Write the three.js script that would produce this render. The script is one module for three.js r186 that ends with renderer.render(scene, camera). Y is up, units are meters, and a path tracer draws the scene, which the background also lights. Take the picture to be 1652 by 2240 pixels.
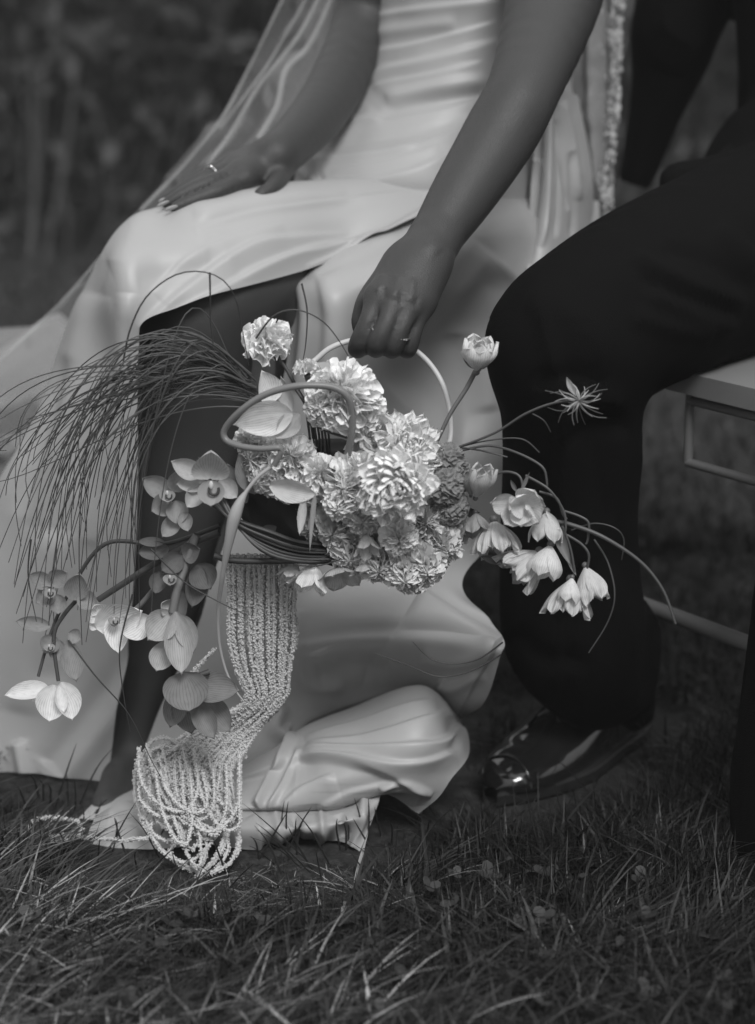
import * as THREE from 'three';
import { mergeGeometries, toCreasedNormals } from 'three/addons/utils/BufferGeometryUtils.js';
import { ImprovedNoise } from 'three/addons/math/ImprovedNoise.js';

// ---------------------------------------------------------------- camera, sky, sun, exposure
const F = 4600, CX = 826, CY = 1120, PITCH = 15 * Math.PI / 180, EYE = 0.866;   // a 1652 x 2240 frame
const scene = new THREE.Scene();
const camera = new THREE.PerspectiveCamera(2 * Math.atan(CY / F) * 180 / Math.PI, 755 / 1024, 0.05, 200);
camera.position.set(0, EYE, 0);
camera.rotation.x = -PITCH;
camera.focus = 1.98;
camera.userData.fStop = 3.0;
const renderer = new THREE.WebGLRenderer({ antialias: true });
renderer.toneMapping = THREE.LinearToneMapping;
renderer.toneMappingExposure = 1.68;
renderer.shadowMap.enabled = true;
{ // an even overcast sky, a little brighter overhead
  const w = 64, h = 32, a = new Float32Array(w * h * 4);
  for (let j = 0; j < h; j++) for (let i = 0; i < w; i++) {
    const e = Math.sin((j + 0.5) / h * Math.PI - Math.PI / 2), v = e > 0 ? 0.22 + 0.34 * e : 0.05, k = (j * w + i) * 4;
    a[k] = a[k + 1] = a[k + 2] = v; a[k + 3] = 1;
  }
  const t = new THREE.DataTexture(a, w, h, THREE.RGBAFormat, THREE.FloatType);
  t.mapping = THREE.EquirectangularReflectionMapping; t.magFilter = THREE.LinearFilter; t.needsUpdate = true;
  scene.background = t; scene.environment = t;
}
const sun = new THREE.DirectionalLight(0xffffff, 1.5);
sun.position.set(0.8, 3.3, 0.5); sun.target.position.set(0, 0.2, -2.1);
sun.castShadow = true; sun.shadow.radius = 36; sun.shadow.mapSize.set(2048, 2048);
Object.assign(sun.shadow.camera, { left: -3, right: 3, top: 3, bottom: -3, near: 0.5, far: 12 });
scene.add(sun, sun.target);

// ---------------------------------------------------------------- helpers
function mulberry(s) { return () => { s |= 0; s = s + 0x6D2B79F5 | 0; let t = Math.imul(s ^ s >>> 15, 1 | s); t = t + Math.imul(t ^ t >>> 7, 61 | t) ^ t; return ((t ^ t >>> 14) >>> 0) / 4294967296; }; }
let rnd = mulberry(11);
const rr = (a, b) => a + (b - a) * rnd();
const noise = new ImprovedNoise();
const V = (x, y, z) => new THREE.Vector3(x, y, z);
const SP = Math.sin(PITCH), CP = Math.cos(PITCH);
function dir(px, py) { const x = (px - CX) / F, y = -(py - CY) / F; return V(x, y * CP - SP, -y * SP - CP); }
function P(px, py, D) { const d = dir(px, py); return d.multiplyScalar(D / -d.z).add(camera.position); }        // the point D metres ahead on the level
function PH(px, py, h) { const d = dir(px, py); return d.multiplyScalar((h - EYE) / d.y).add(camera.position); } // the point at height h
const pp = a => P(a[0], a[1], a[2]);
function toPx(v) { const y0 = v.y - EYE, x = v.x, y = y0 * CP - v.z * SP, z = y0 * SP + v.z * CP; return [CX + F * x / -z, CY - F * y / -z]; }
const PXM = D => D * 1.02 / F;                                       // metres per pixel at D

const used = {};
function numbered(n) { if (!(n in used)) { used[n] = 0; return n; } used[n]++; return n + '_' + String(used[n]).padStart(3, '0'); }
function tag(o, label, category, group, kind) { if (label) o.userData.label = label; if (category) o.userData.category = category; if (group) o.userData.group = group; if (kind) o.userData.kind = kind; return o; }
function add(name, g, m, parent = scene) { const o = new THREE.Mesh(g, m); o.name = parent === scene ? numbered(name) : name; o.castShadow = o.receiveShadow = true; parent.add(o); return o; }
function group(name, parent = scene, pos) { const o = new THREE.Group(); o.name = parent === scene ? numbered(name) : name; if (pos) o.position.copy(pos); parent.add(o); return o; }
function gm(v, rough = 0.6, o = {}) { const m = new THREE.MeshPhysicalMaterial({ roughness: rough, metalness: 0, side: THREE.DoubleSide, ...o }); m.color.setRGB(v, v, v); return m; }

const cr = (a, b, c, d, t) => 0.5 * (2 * b + (c - a) * t + (2 * a - 5 * b + 4 * c - d) * t * t + (3 * b - a - 3 * c + d) * t * t * t);
function spline(pts, t) { // Catmull-Rom through arrays of numbers, t in 0..1
  const n = pts.length - 1, s = Math.min(n - 1e-6, Math.max(0, t * n)), i = Math.floor(s), u = s - i;
  const A = pts[Math.max(0, i - 1)], B = pts[i], C = pts[i + 1], E = pts[Math.min(n, i + 2)];
  return B.map((_, k) => cr(A[k], B[k], C[k], E[k], u));
}
function gridGeo(nu, nv, f) { // f(u, v) -> Vector3
  const pos = [], uv = [], idx = [];
  for (let j = 0; j <= nv; j++) for (let i = 0; i <= nu; i++) { const p = f(i / nu, j / nv); pos.push(p.x, p.y, p.z); uv.push(i / nu, j / nv); }
  const w = nu + 1;
  for (let j = 0; j < nv; j++) for (let i = 0; i < nu; i++) { const a = j * w + i; idx.push(a, a + 1, a + w, a + 1, a + w + 1, a + w); }
  const g = new THREE.BufferGeometry();
  g.setAttribute('position', new THREE.Float32BufferAttribute(pos, 3)); g.setAttribute('uv', new THREE.Float32BufferAttribute(uv, 2));
  g.setIndex(idx); g.computeVertexNormals(); return g;
}
// ---- folds: strokes drawn over a surface raise it (a > 0) or sink it along its own normal
function prepStroke(s) {
  const n = Math.max(8, s.p.length * 5), q = [];
  for (let i = 0; i <= n; i++) q.push(spline(s.p, i / n));
  let lo = [1e9, 1e9], hi = [-1e9, -1e9];
  for (const p of q) for (let k = 0; k < 2; k++) { lo[k] = Math.min(lo[k], p[k]); hi[k] = Math.max(hi[k], p[k]); }
  return { ...s, q, lo, hi, reach: s.w * (s.k === 'step' ? (s.far || 6) * 3 : 3.2) };
}
function strokeAt(s, x, y) {
  if (x < s.lo[0] - s.reach || x > s.hi[0] + s.reach || y < s.lo[1] - s.reach || y > s.hi[1] + s.reach) return 0;
  let best = 1e18, bt = 0, sg = 1; const q = s.q, n = q.length - 1;
  for (let i = 0; i < n; i++) {
    const ax = q[i][0], ay = q[i][1], dx = q[i + 1][0] - ax, dy = q[i + 1][1] - ay, l2 = dx * dx + dy * dy || 1e-9;
    const t = Math.max(0, Math.min(1, ((x - ax) * dx + (y - ay) * dy) / l2)), ex = x - ax - dx * t, ey = y - ay - dy * t, d2 = ex * ex + ey * ey;
    if (d2 < best) { best = d2; bt = (i + t) / n; sg = (dx * ey - dy * ex) >= 0 ? 1 : -1; }
  }
  const d = Math.sqrt(best), e0 = s.e0 ?? 0.18, e1 = s.e1 ?? 0.18;
  let tp = 1; if (bt < e0) tp *= Math.sin(bt / e0 * Math.PI / 2); if (1 - bt < e1) tp *= Math.sin((1 - bt) / e1 * Math.PI / 2);
  if (s.k === 'step') { // a lip: the right-hand side of the stroke (below a stroke drawn to the right) stands proud and runs out
    const sd = sg * d / s.w, far = s.far || 6;
    return s.a * tp * (1 / (1 + Math.exp(-sd * 2.4))) * Math.exp(-Math.max(0, sd) / far);
  }
  if (s.k === 'crease') return s.a * tp * Math.exp(-d / s.w);
  return s.a * tp * Math.exp(-d * d / (s.w * s.w));
}
function sculpt(g, strokes, opts = {}) {
  const S = strokes.map(q => ({ ...q, a: q.a * (opts.sa ?? 1), w: q.w * (opts.sw ?? 1) })).map(prepStroke), pos = g.attributes.position, nor = g.attributes.normal, v = V(), n = V(), e = V();
  const offs = new Float32Array(pos.count);
  for (let i = 0; i < pos.count; i++) {
    v.fromBufferAttribute(pos, i); n.fromBufferAttribute(nor, i);
    if (opts.frontOnly) { e.copy(camera.position).sub(v).normalize(); if (n.dot(e) < 0.05) continue; }
    const [x, y] = toPx(v); let d = 0;
    for (const s of S) d += strokeAt(s, x, y);
    if (opts.rough) d += opts.rough * (noise.noise(v.x * opts.f, v.y * opts.f, v.z * opts.f + 7) + 0.4 * noise.noise(v.x * opts.f * 2.7 + 3, v.y * opts.f * 2.7, v.z * opts.f * 2.7));
    offs[i] = d;
  }
  for (let i = 0; i < pos.count; i++) if (offs[i]) { pos.setXYZ(i, pos.getX(i) + nor.getX(i) * offs[i], pos.getY(i) + nor.getY(i) * offs[i], pos.getZ(i) + nor.getZ(i) * offs[i]); }
  g.computeVertexNormals(); return g;
}
// a sheet of cloth through rows of [px, py, D]
function cloth(rows, nu, nv, strokes = [], opts = {}) {
  const g = gridGeo(nu, nv, (u, v) => {
    const at = spline(rows.map(r => spline(r, u)), v);
    return P(at[0], at[1], at[2]);
  });
  const p = g.attributes.position, n = g.attributes.normal, e = V(), q = V(); let s = 0;
  for (let i = 0; i < p.count; i += 7) { q.fromBufferAttribute(p, i); e.copy(camera.position).sub(q); s += Math.sign(e.x * n.getX(i) + e.y * n.getY(i) + e.z * n.getZ(i)); }
  if (s < 0) { const ix = g.index.array; for (let i = 0; i < ix.length; i += 3) { const t = ix[i]; ix[i] = ix[i + 1]; ix[i + 1] = t; } g.computeVertexNormals(); }
  return sculpt(g, strokes, { rough: 0.0012, f: 16, ...opts });
}
// ---- solid figures: chains of tapered capsules under a smooth minimum, meshed as surface nets
function bone(a, b, ra, rb, k) { return { a, d: b.clone().sub(a), l2: Math.max(1e-9, b.distanceToSquared(a)), ra, rb, k }; }
function chain(raw, k = 0.012, sub = 6) { const pts = []; if (raw.length > 2 && sub > 1) { const n = (raw.length - 1) * sub; for (let i = 0; i <= n; i++) pts.push(spline(raw, i / n)); k *= 0.2; } else pts.push(...raw); const o = []; for (let i = 0; i + 1 < pts.length; i++) o.push(bone(pp(pts[i]), pp(pts[i + 1]), pts[i][3], pts[i + 1][3], k)); return o; }
function fieldOf(groups) { // groups of bones: smooth inside the group; groups join with their own k
  return (x, y, z) => {
    let out = 1e9, base = 1e9;
    for (const G of groups) {
      let r = 1e9;
      for (const b of G.b) {
        const px = x - b.a.x, py = y - b.a.y, pz = z - b.a.z;
        const t = Math.max(0, Math.min(1, (px * b.d.x + py * b.d.y + pz * b.d.z) / b.l2));
        const ex = px - b.d.x * t, ey = py - b.d.y * t, ez = pz - b.d.z * t;
        const d = Math.sqrt(ex * ex + ey * ey + ez * ez) - (b.ra + (b.rb - b.ra) * t), k = b.k;
        const h = Math.max(0, k - Math.abs(r - d)) / k;
        r = Math.min(r, d) - h * h * k * 0.25;
      }
      let k = G.k ?? 0.006, h;
      if (G.onto) { const q = G.onto; h = Math.max(0, q - Math.abs(base - r)) / q; r = Math.min(base, r) - h * h * q * 0.25; }
      h = Math.max(0, k - Math.abs(out - r)) / k;
      out = Math.min(out, r) - h * h * k * 0.25;
      if (!G.onto) base = out;
    }
    return out;
  };
}
function boundsOf(groups, pad = 0.02) {
  const lo = V(1e9, 1e9, 1e9), hi = V(-1e9, -1e9, -1e9);
  for (const G of groups) for (const b of G.b) for (const [p, r] of [[b.a, b.ra], [b.a.clone().add(b.d), b.rb]]) for (const k of 'xyz') { lo[k] = Math.min(lo[k], p[k] - r - pad); hi[k] = Math.max(hi[k], p[k] + r + pad); }
  return [lo, hi];
}
function surfaceNets(f, lo, hi, c) {
  const nx = Math.ceil((hi.x - lo.x) / c) + 1, ny = Math.ceil((hi.y - lo.y) / c) + 1, nz = Math.ceil((hi.z - lo.z) / c) + 1;
  const val = new Float32Array(nx * ny * nz), at = (i, j, k) => (k * ny + j) * nx + i;
  const step = 4; // coarse skip: cells far from the surface
  for (let k = 0; k < nz; k += step) for (let j = 0; j < ny; j += step) for (let i = 0; i < nx; i += step) {
    const m = f(lo.x + (i + step / 2) * c, lo.y + (j + step / 2) * c, lo.z + (k + step / 2) * c), far = Math.abs(m) > c * step * 1.3 + 0.012;
    for (let kk = k; kk < Math.min(nz, k + step); kk++) for (let jj = j; jj < Math.min(ny, j + step); jj++) for (let ii = i; ii < Math.min(nx, i + step); ii++)
      val[at(ii, jj, kk)] = far ? m : f(lo.x + ii * c, lo.y + jj * c, lo.z + kk * c);
  }
  const id = new Int32Array(nx * ny * nz).fill(-1), pos = [], idx = [];
  for (let k = 0; k < nz - 1; k++) for (let j = 0; j < ny - 1; j++) for (let i = 0; i < nx - 1; i++) {
    let sx = 0, sy = 0, sz = 0, n = 0, s0 = val[at(i, j, k)] < 0, mixed = false;
    for (let q = 1; q < 8; q++) if ((val[at(i + (q & 1), j + (q >> 1 & 1), k + (q >> 2))] < 0) !== s0) { mixed = true; break; }
    if (!mixed) continue;
    for (let q = 0; q < 8; q++) for (const b of [1, 2, 4]) if (!(q & b)) {
      const r = q | b, A = val[at(i + (q & 1), j + (q >> 1 & 1), k + (q >> 2))], B = val[at(i + (r & 1), j + (r >> 1 & 1), k + (r >> 2))];
      if ((A < 0) !== (B < 0)) { const t = A / (A - B); sx += (q & 1) + (b === 1 ? t : 0); sy += (q >> 1 & 1) + (b === 2 ? t : 0); sz += (q >> 2) + (b === 4 ? t : 0); n++; }
    }
    id[at(i, j, k)] = pos.length / 3; pos.push(lo.x + (i + sx / n) * c, lo.y + (j + sy / n) * c, lo.z + (k + sz / n) * c);
  }
  const quad = (a, b, cc, d, flip) => { if (a < 0 || b < 0 || cc < 0 || d < 0) return; flip ? idx.push(a, cc, b, a, d, cc) : idx.push(a, b, cc, a, cc, d); };
  for (let k = 1; k < nz - 1; k++) for (let j = 1; j < ny - 1; j++) for (let i = 1; i < nx - 1; i++) {
    const s = val[at(i, j, k)] < 0;
    if (s !== (val[at(i + 1, j, k)] < 0)) quad(id[at(i, j - 1, k - 1)], id[at(i, j, k - 1)], id[at(i, j, k)], id[at(i, j - 1, k)], !s);
    if (s !== (val[at(i, j + 1, k)] < 0)) quad(id[at(i - 1, j, k - 1)], id[at(i - 1, j, k)], id[at(i, j, k)], id[at(i, j, k - 1)], !s);
    if (s !== (val[at(i, j, k + 1)] < 0)) quad(id[at(i - 1, j - 1, k)], id[at(i, j - 1, k)], id[at(i, j, k)], id[at(i - 1, j, k)], !s);
  }
  const g = new THREE.BufferGeometry();
  g.setAttribute('position', new THREE.Float32BufferAttribute(pos, 3));
  const nor = new Float32Array(pos.length), e = c * 0.5;
  for (let i = 0; i < pos.length; i += 3) {
    const x = pos[i], y = pos[i + 1], z = pos[i + 2];
    let a = f(x + e, y, z) - f(x - e, y, z), b = f(x, y + e, z) - f(x, y - e, z), d = f(x, y, z + e) - f(x, y, z - e); const l = Math.hypot(a, b, d) || 1;
    nor[i] = a / l; nor[i + 1] = b / l; nor[i + 2] = d / l;
  }
  g.setAttribute('normal', new THREE.BufferAttribute(nor, 3));
  g.setAttribute('uv', new THREE.Float32BufferAttribute(new Float32Array(pos.length / 3 * 2).map((_, i) => i % 2 ? pos[(i >> 1) * 3 + 1] : pos[(i >> 1) * 3]), 2));
  g.setIndex(idx); return g;
}
function figure(groups, c, pad = 0.02) { const [lo, hi] = boundsOf(groups, pad); return surfaceNets(fieldOf(groups), lo, hi, c); }
// ---- stems and blades
class Curve3 extends THREE.Curve { constructor(p) { super(); this.p = p.map(v => [v.x, v.y, v.z]); } getPoint(t, o = V()) { const a = spline(this.p, t); return o.set(a[0], a[1], a[2]); } }
function stemGeo(pts, r0, r1, seg = 28, sides = 6, prof) { // a tapered tube through [px, py, D] points
  const c = new Curve3(pts.map(p => p.isVector3 ? p : pp(p))), fr = c.computeFrenetFrames(seg, false), L = [];
  for (let i = 0; i <= seg; i++) L.push(c.getPointAt(i / seg));
  return gridGeo(sides, seg, (u, v) => {
    const i = Math.round(v * seg), r = prof ? prof(v) : r0 + (r1 - r0) * v, a = u * Math.PI * 2;
    return L[i].clone().addScaledVector(fr.normals[i], Math.cos(a) * r).addScaledVector(fr.binormals[i], Math.sin(a) * r);
  });
}

// ---------------------------------------------------------------- materials
function grainTexture(n, f, seedZ) { // fine relief for skin and cloth
  const a = new Uint8Array(n * n * 4);
  for (let j = 0; j < n; j++) for (let i = 0; i < n; i++) {
    const u = i / n * 6.2832, v = j / n * 6.2832, x = Math.cos(u) * f, y = Math.sin(u) * f, z = Math.cos(v) * f, w = Math.sin(v) * f;
    const q = noise.noise(x + z * .7, y + w * .7, seedZ + z - x * .3) * .6 + noise.noise(2.3 * x + w, 2.3 * y - z, seedZ) * .4 + (rnd() - .5) * .5, k = (j * n + i) * 4;
    a[k] = a[k + 1] = a[k + 2] = Math.max(0, Math.min(255, 128 + q * 110)); a[k + 3] = 255;
  }
  const t = new THREE.DataTexture(a, n, n); t.wrapS = t.wrapT = THREE.RepeatWrapping; t.magFilter = THREE.LinearFilter; t.needsUpdate = true; return t;
}
const skinGrain = grainTexture(256, 9, 3), clothGrain = grainTexture(256, 14, 8); skinGrain.repeat.set(22, 22); clothGrain.repeat.set(16, 16);
const M = {
  satin: gm(0.36, 0.5, { ior: 1.55, anisotropy: 0.4, sheen: 0.35, sheenRoughness: 0.45 }), skin: gm(0.042, 0.46, { specularIntensity: 0.8, bumpMap: skinGrain, bumpScale: 0.0006 }),
  nail: gm(0.3, 0.4), silver: gm(0.5, 0.35, { metalness: 1 }),
  suit: gm(0.0045, 0.9, { specularIntensity: 0.1, bumpMap: clothGrain, bumpScale: 0.0008 }), jacket: gm(0.005, 0.9, { specularIntensity: 0.1, bumpMap: clothGrain, bumpScale: 0.0008 }), patent: gm(0.012, 0.14, { clearcoat: 1, clearcoatRoughness: 0.05 }), lace: gm(0.012, 0.5), sole: gm(0.012, 0.6),
  tulle: gm(0.6, 0.9, { transparent: true, opacity: 0.11 }), tulle2: gm(0.36, 0.9, { transparent: true, opacity: 0.46 }), tulle3: gm(0.6, 0.9, { transparent: true, opacity: 0.26 }), net: gm(0.45, 0.9, { transparent: true, opacity: 0.42 }),
  bead: gm(0.55, 0.4), bench: gm(0.24, 0.45), tubing: gm(0.16, 0.4),
};

// ---------------------------------------------------------------- setting: bench
const benchA = PH(1516, 819, 0.45), benchB = PH(1652, 851, 0.45);
const bAlong = benchB.clone().sub(benchA).normalize(), bIn = V(-bAlong.z, 0, bAlong.x).multiplyScalar(-1); // along the front edge, and inwards from it
if (bIn.x < 0) bIn.multiplyScalar(-1);
{
  const bench = tag(group('bench'), 'pale slatted-frame bench with thin seat board and tube rails under the seated couple', 'bench');
  const at = (s, inn, h) => benchA.clone().addScaledVector(bAlong, s).addScaledVector(bIn, inn).setY(h);
  const board = (name, s0, s1, i0, i1, h0, h1, m) => {
    const a = at((s0 + s1) / 2, (i0 + i1) / 2, (h0 + h1) / 2), g = new THREE.BoxGeometry(s1 - s0, h1 - h0, i1 - i0), o = add(name, g, m, bench);
    o.position.copy(a); o.rotation.y = Math.atan2(-bAlong.z, bAlong.x); return o;
  };
  board('seat_board', -1.05, 0.75, 0, 0.19, 0.428, 0.45, M.bench);
  board('seat_board', -1.05, 0.75, 0.198, 0.40, 0.426, 0.448, M.bench);
  const tube = (name, a, b, r) => add(name, stemGeo([a, a.clone().lerp(b, 0.5), b], r, r, 4, 10), M.tubing, bench);
  const postTop = P(1484, 838, 2.10), postLow = P(1484, 1016, 2.10), s0 = postTop.clone().sub(benchA).dot(bAlong);
  tube('post', at(s0, 0.012, 0.428), at(s0, 0.012, postLow.y), 0.005);
  for (const h of [P(1491, 880, 2.10).y, postLow.y]) tube('rail', at(s0, 0.012, h), at(0.75, 0.012, h), 0.005);
  const st = P(1425, 1347, 2.12).y;
  tube('stretcher', at(-0.9, 0.012, st), at(0.75, 0.012, st), 0.0085);
  for (const [s, i] of [[0.72, 0.02], [0.72, 0.38], [-1.0, 0.02], [-1.0, 0.38]]) tube('leg', at(s, i, 0.43), at(s, i, 0.0), 0.011);
}

// ---------------------------------------------------------------- the bride
const bride = tag(group('person'), 'seated person in a white satin gown and tulle veil holding the bouquet by its hoop', 'person');
{
  const k = 0.018;
  const torso = { k: 0.03, b: [...chain([[1120, 470, 2.58, .105], [1050, 200, 2.59, .088], [1040, -260, 2.58, .115]], 0.08), ...chain([[840, -390, 2.57, .055], [1040, -420, 2.58, .075], [1240, -400, 2.52, .055]], 0.06), ...chain([[1040, -420, 2.6, .05], [1035, -560, 2.6, .048]], 0.05)] };
  const legBare = { k: 0.02, b: chain([[1120, 480, 2.57, .085], [780, 545, 2.355, .072], [540, 612, 2.205, .064], [440, 690, 2.168, .059], [425, 810, 2.178, .057], [418, 960, 2.195, .056], [375, 1220, 2.185, .042], [318, 1540, 2.16, .029], [286, 1690, 2.14, .027]], 0.04) };
  const foot = { k: 0.02, b: chain([[286, 1690, 2.14, .027], [268, 1738, 2.085, .026], [240, 1775, 2.03, .020]], 0.03) };
  const legOther = { k: 0.02, b: chain([[1160, 490, 2.56, .085], [940, 580, 2.36, .072], [740, 680, 2.215, .055], [700, 1000, 2.23, .05], [640, 1400, 2.19, .035], [600, 1640, 2.15, .027], [570, 1745, 2.06, .022]], 0.04) };
  const armHold = { k: 0.02, b: chain([[1245, -380, 2.48, .052], [1222, -120, 2.36, .050], [1212, 0, 2.29, .0475], [1146, 195, 2.15, .0345], [1088, 305, 2.11, .0335], [1010, 430, 2.06, .0285], [936, 545, 2.01, .0205]], 0.035) };
  const W = [928, 552, 2.005];
  const handHold = { k: 0.012, b: [
    ...chain([[948, 530, 2.012, .021], [905, 590, 1.985, .019]], 0.02),
    ...chain([[900, 575, 1.99, .016], [828, 648, 1.95, .0115]], 0.022), ...chain([[912, 575, 1.985, .016], [862, 660, 1.94, .0115]], 0.022),
    ...chain([[928, 575, 1.985, .015], [897, 668, 1.943, .0108]], 0.022), ...chain([[945, 570, 1.99, .014], [925, 662, 1.955, .010]], 0.022),
    ...chain([[868, 585, 2.0, .013], [812, 660, 1.975, .010]], 0.02) ] };
  const finger = (p) => ({ k: 0.0012, onto: 0.010, b: chain(p, 0.006) });
  const fingersHold = [
    finger([[828, 648, 1.95, .0112], [807, 700, 1.932, .0088], [788, 750, 1.933, .0100], [783, 762, 1.960, .0088], [797, 735, 1.975, .0075]]),
    finger([[862, 660, 1.94, .0112], [846, 705, 1.922, .0087], [825, 752, 1.922, .0101], [824, 760, 1.953, .0086], [832, 735, 1.97, .0075]]),
    finger([[897, 668, 1.943, .0106], [880, 712, 1.925, .0083], [860, 757, 1.926, .0095], [858, 762, 1.953, .0082], [864, 738, 1.97, .0072]]),
    finger([[925, 662, 1.955, .0098], [911, 712, 1.938, .0072], [895, 760, 1.937, .0081], [888, 764, 1.957, .0072], [890, 742, 1.97, .0064]]),
    finger([[868, 600, 2.0, .012], [815, 645, 1.985, .0105], [790, 700, 1.975, .009], [800, 745, 1.975, .0075]]),
  ];
  const armRest = { k: 0.02, b: chain([[860, -380, 2.54, .05], [822, -60, 2.53, .038], [795, 55, 2.52, .033], [722, 212, 2.41, .0295], [656, 295, 2.33, .0245], [600, 345, 2.27, .0205]], 0.035) };
  const handRest = { k: 0.012, b: [
    ...chain([[615, 339, 2.320, .021], [585, 359, 2.300, .019]], 0.02),
    ...chain([[590, 369, 2.275, .013], [535, 393, 2.230, .0105]], 0.022), ...chain([[588, 359, 2.285, .014], [525, 379, 2.245, .0105]], 0.022),
    ...chain([[584, 353, 2.300, .013], [515, 367, 2.265, .010]], 0.022), ...chain([[578, 349, 2.315, .012], [505, 359, 2.285, .0092]], 0.022) ] };
  const fingersRest = [
    finger([[535, 393, 2.230, .0104], [478, 419, 2.198, .0088], [425, 439, 2.188, .0078], [385, 454, 2.183, .0062]]),
    finger([[525, 379, 2.245, .0104], [460, 400, 2.212, .0088], [403, 425, 2.200, .0078], [366, 445, 2.195, .0060]]),
    finger([[515, 367, 2.265, .0098], [452, 388, 2.230, .0084], [400, 415, 2.218, .0074], [366, 437, 2.212, .0058]]),
    finger([[505, 359, 2.285, .009], [450, 379, 2.252, .0074], [410, 403, 2.240, .0064], [384, 423, 2.233, .0052]]),
    finger([[612, 357, 2.300, .0135], [612, 387, 2.255, .0105], [594, 412, 2.225, .0092], [570, 427, 2.210, .0075]]),
  ];
  const gb = [];
  gb.push(figure([torso, legBare, foot, legOther], 0.008));
  gb.push(figure([armHold, handHold, ...fingersHold], 0.0028, 0.008));
  gb.push(figure([armRest, handRest, ...fingersRest], 0.0028, 0.008));
  const hand1 = gb[1];
  sculpt(hand1, [ // tendons, knuckles and the soft hollow before them
    { p: [[838, 600], [826, 640]], a: 0.0016, w: 7 }, { p: [[872, 600], [862, 655]], a: 0.0018, w: 8 }, { p: [[905, 610], [898, 662]], a: 0.0014, w: 7 },
    { p: [[838, 628], [842, 655]], a: -0.0022, w: 7 }, { p: [[880, 640], [878, 668]], a: -0.0016, w: 6 }, { p: [[912, 650], [911, 672]], a: -0.0012, w: 5 },
    { p: [[935, 525], [962, 555]], a: 0.0018, w: 18, e0: .5, e1: .5 },
    { p: [[815, 705], [803, 702]], a: 0.0006, w: 5 }, { p: [[796, 742], [780, 740]], a: -0.0009, w: 3 },
  ], { frontOnly: true });
  add('body', mergeGeometries(gb), M.skin, bride);
  // nails: long and pale
  for (const [a, b, w] of [[[384, 452, 2.176], [360, 460, 2.172], 11], [[366, 442, 2.188], [344, 451, 2.184], 10], [[367, 434, 2.206], [347, 441, 2.202], 9]]) {
    const A = pp(a), B = pp(b), g = new THREE.SphereGeometry(1, 12, 8), o = add('nail', g, M.nail, bride);
    o.position.copy(A).lerp(B, 0.4); o.scale.set(w * PXM(2.15) / 2, A.distanceTo(B) * 0.62, 0.0014); o.quaternion.setFromUnitVectors(V(0, 1, 0), B.clone().sub(A).normalize());
  }
  // rings
  const ring = (name, a, b, r, t, at) => { const A = pp(a), B = pp(b), o = add(name, new THREE.TorusGeometry(r, t, 8, 28), M.silver, bride); o.position.copy(A).lerp(B, at); o.quaternion.setFromUnitVectors(V(0, 0, 1), B.clone().sub(A).normalize()); return o; };
  ring('ring', [846, 705, 1.922], [826, 752, 1.925], 0.0112, 0.0010, 0.42);
  const r2 = ring('ring', [880, 712, 1.925], [860, 757, 1.928], 0.0106, 0.0013, 0.42);
  for (let i = 0; i < 12; i++) { const a = Math.PI * (i / 11 * 0.9 + 0.05) + 0.2, s = add('ring_stone', new THREE.OctahedronGeometry(0.0011), M.silver, r2); s.position.set(Math.cos(a) * 0.0116, Math.sin(a) * 0.0116, 0); }
  const r3 = ring('ring', [515, 367, 2.265], [452, 388, 2.23], 0.0098, 0.0011, 0.85);
  add('ring_stone', new THREE.OctahedronGeometry(0.0013), M.silver, r3).position.set(0.002, 0.0105, 0);
}
const gown = group('gown', bride);
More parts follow.
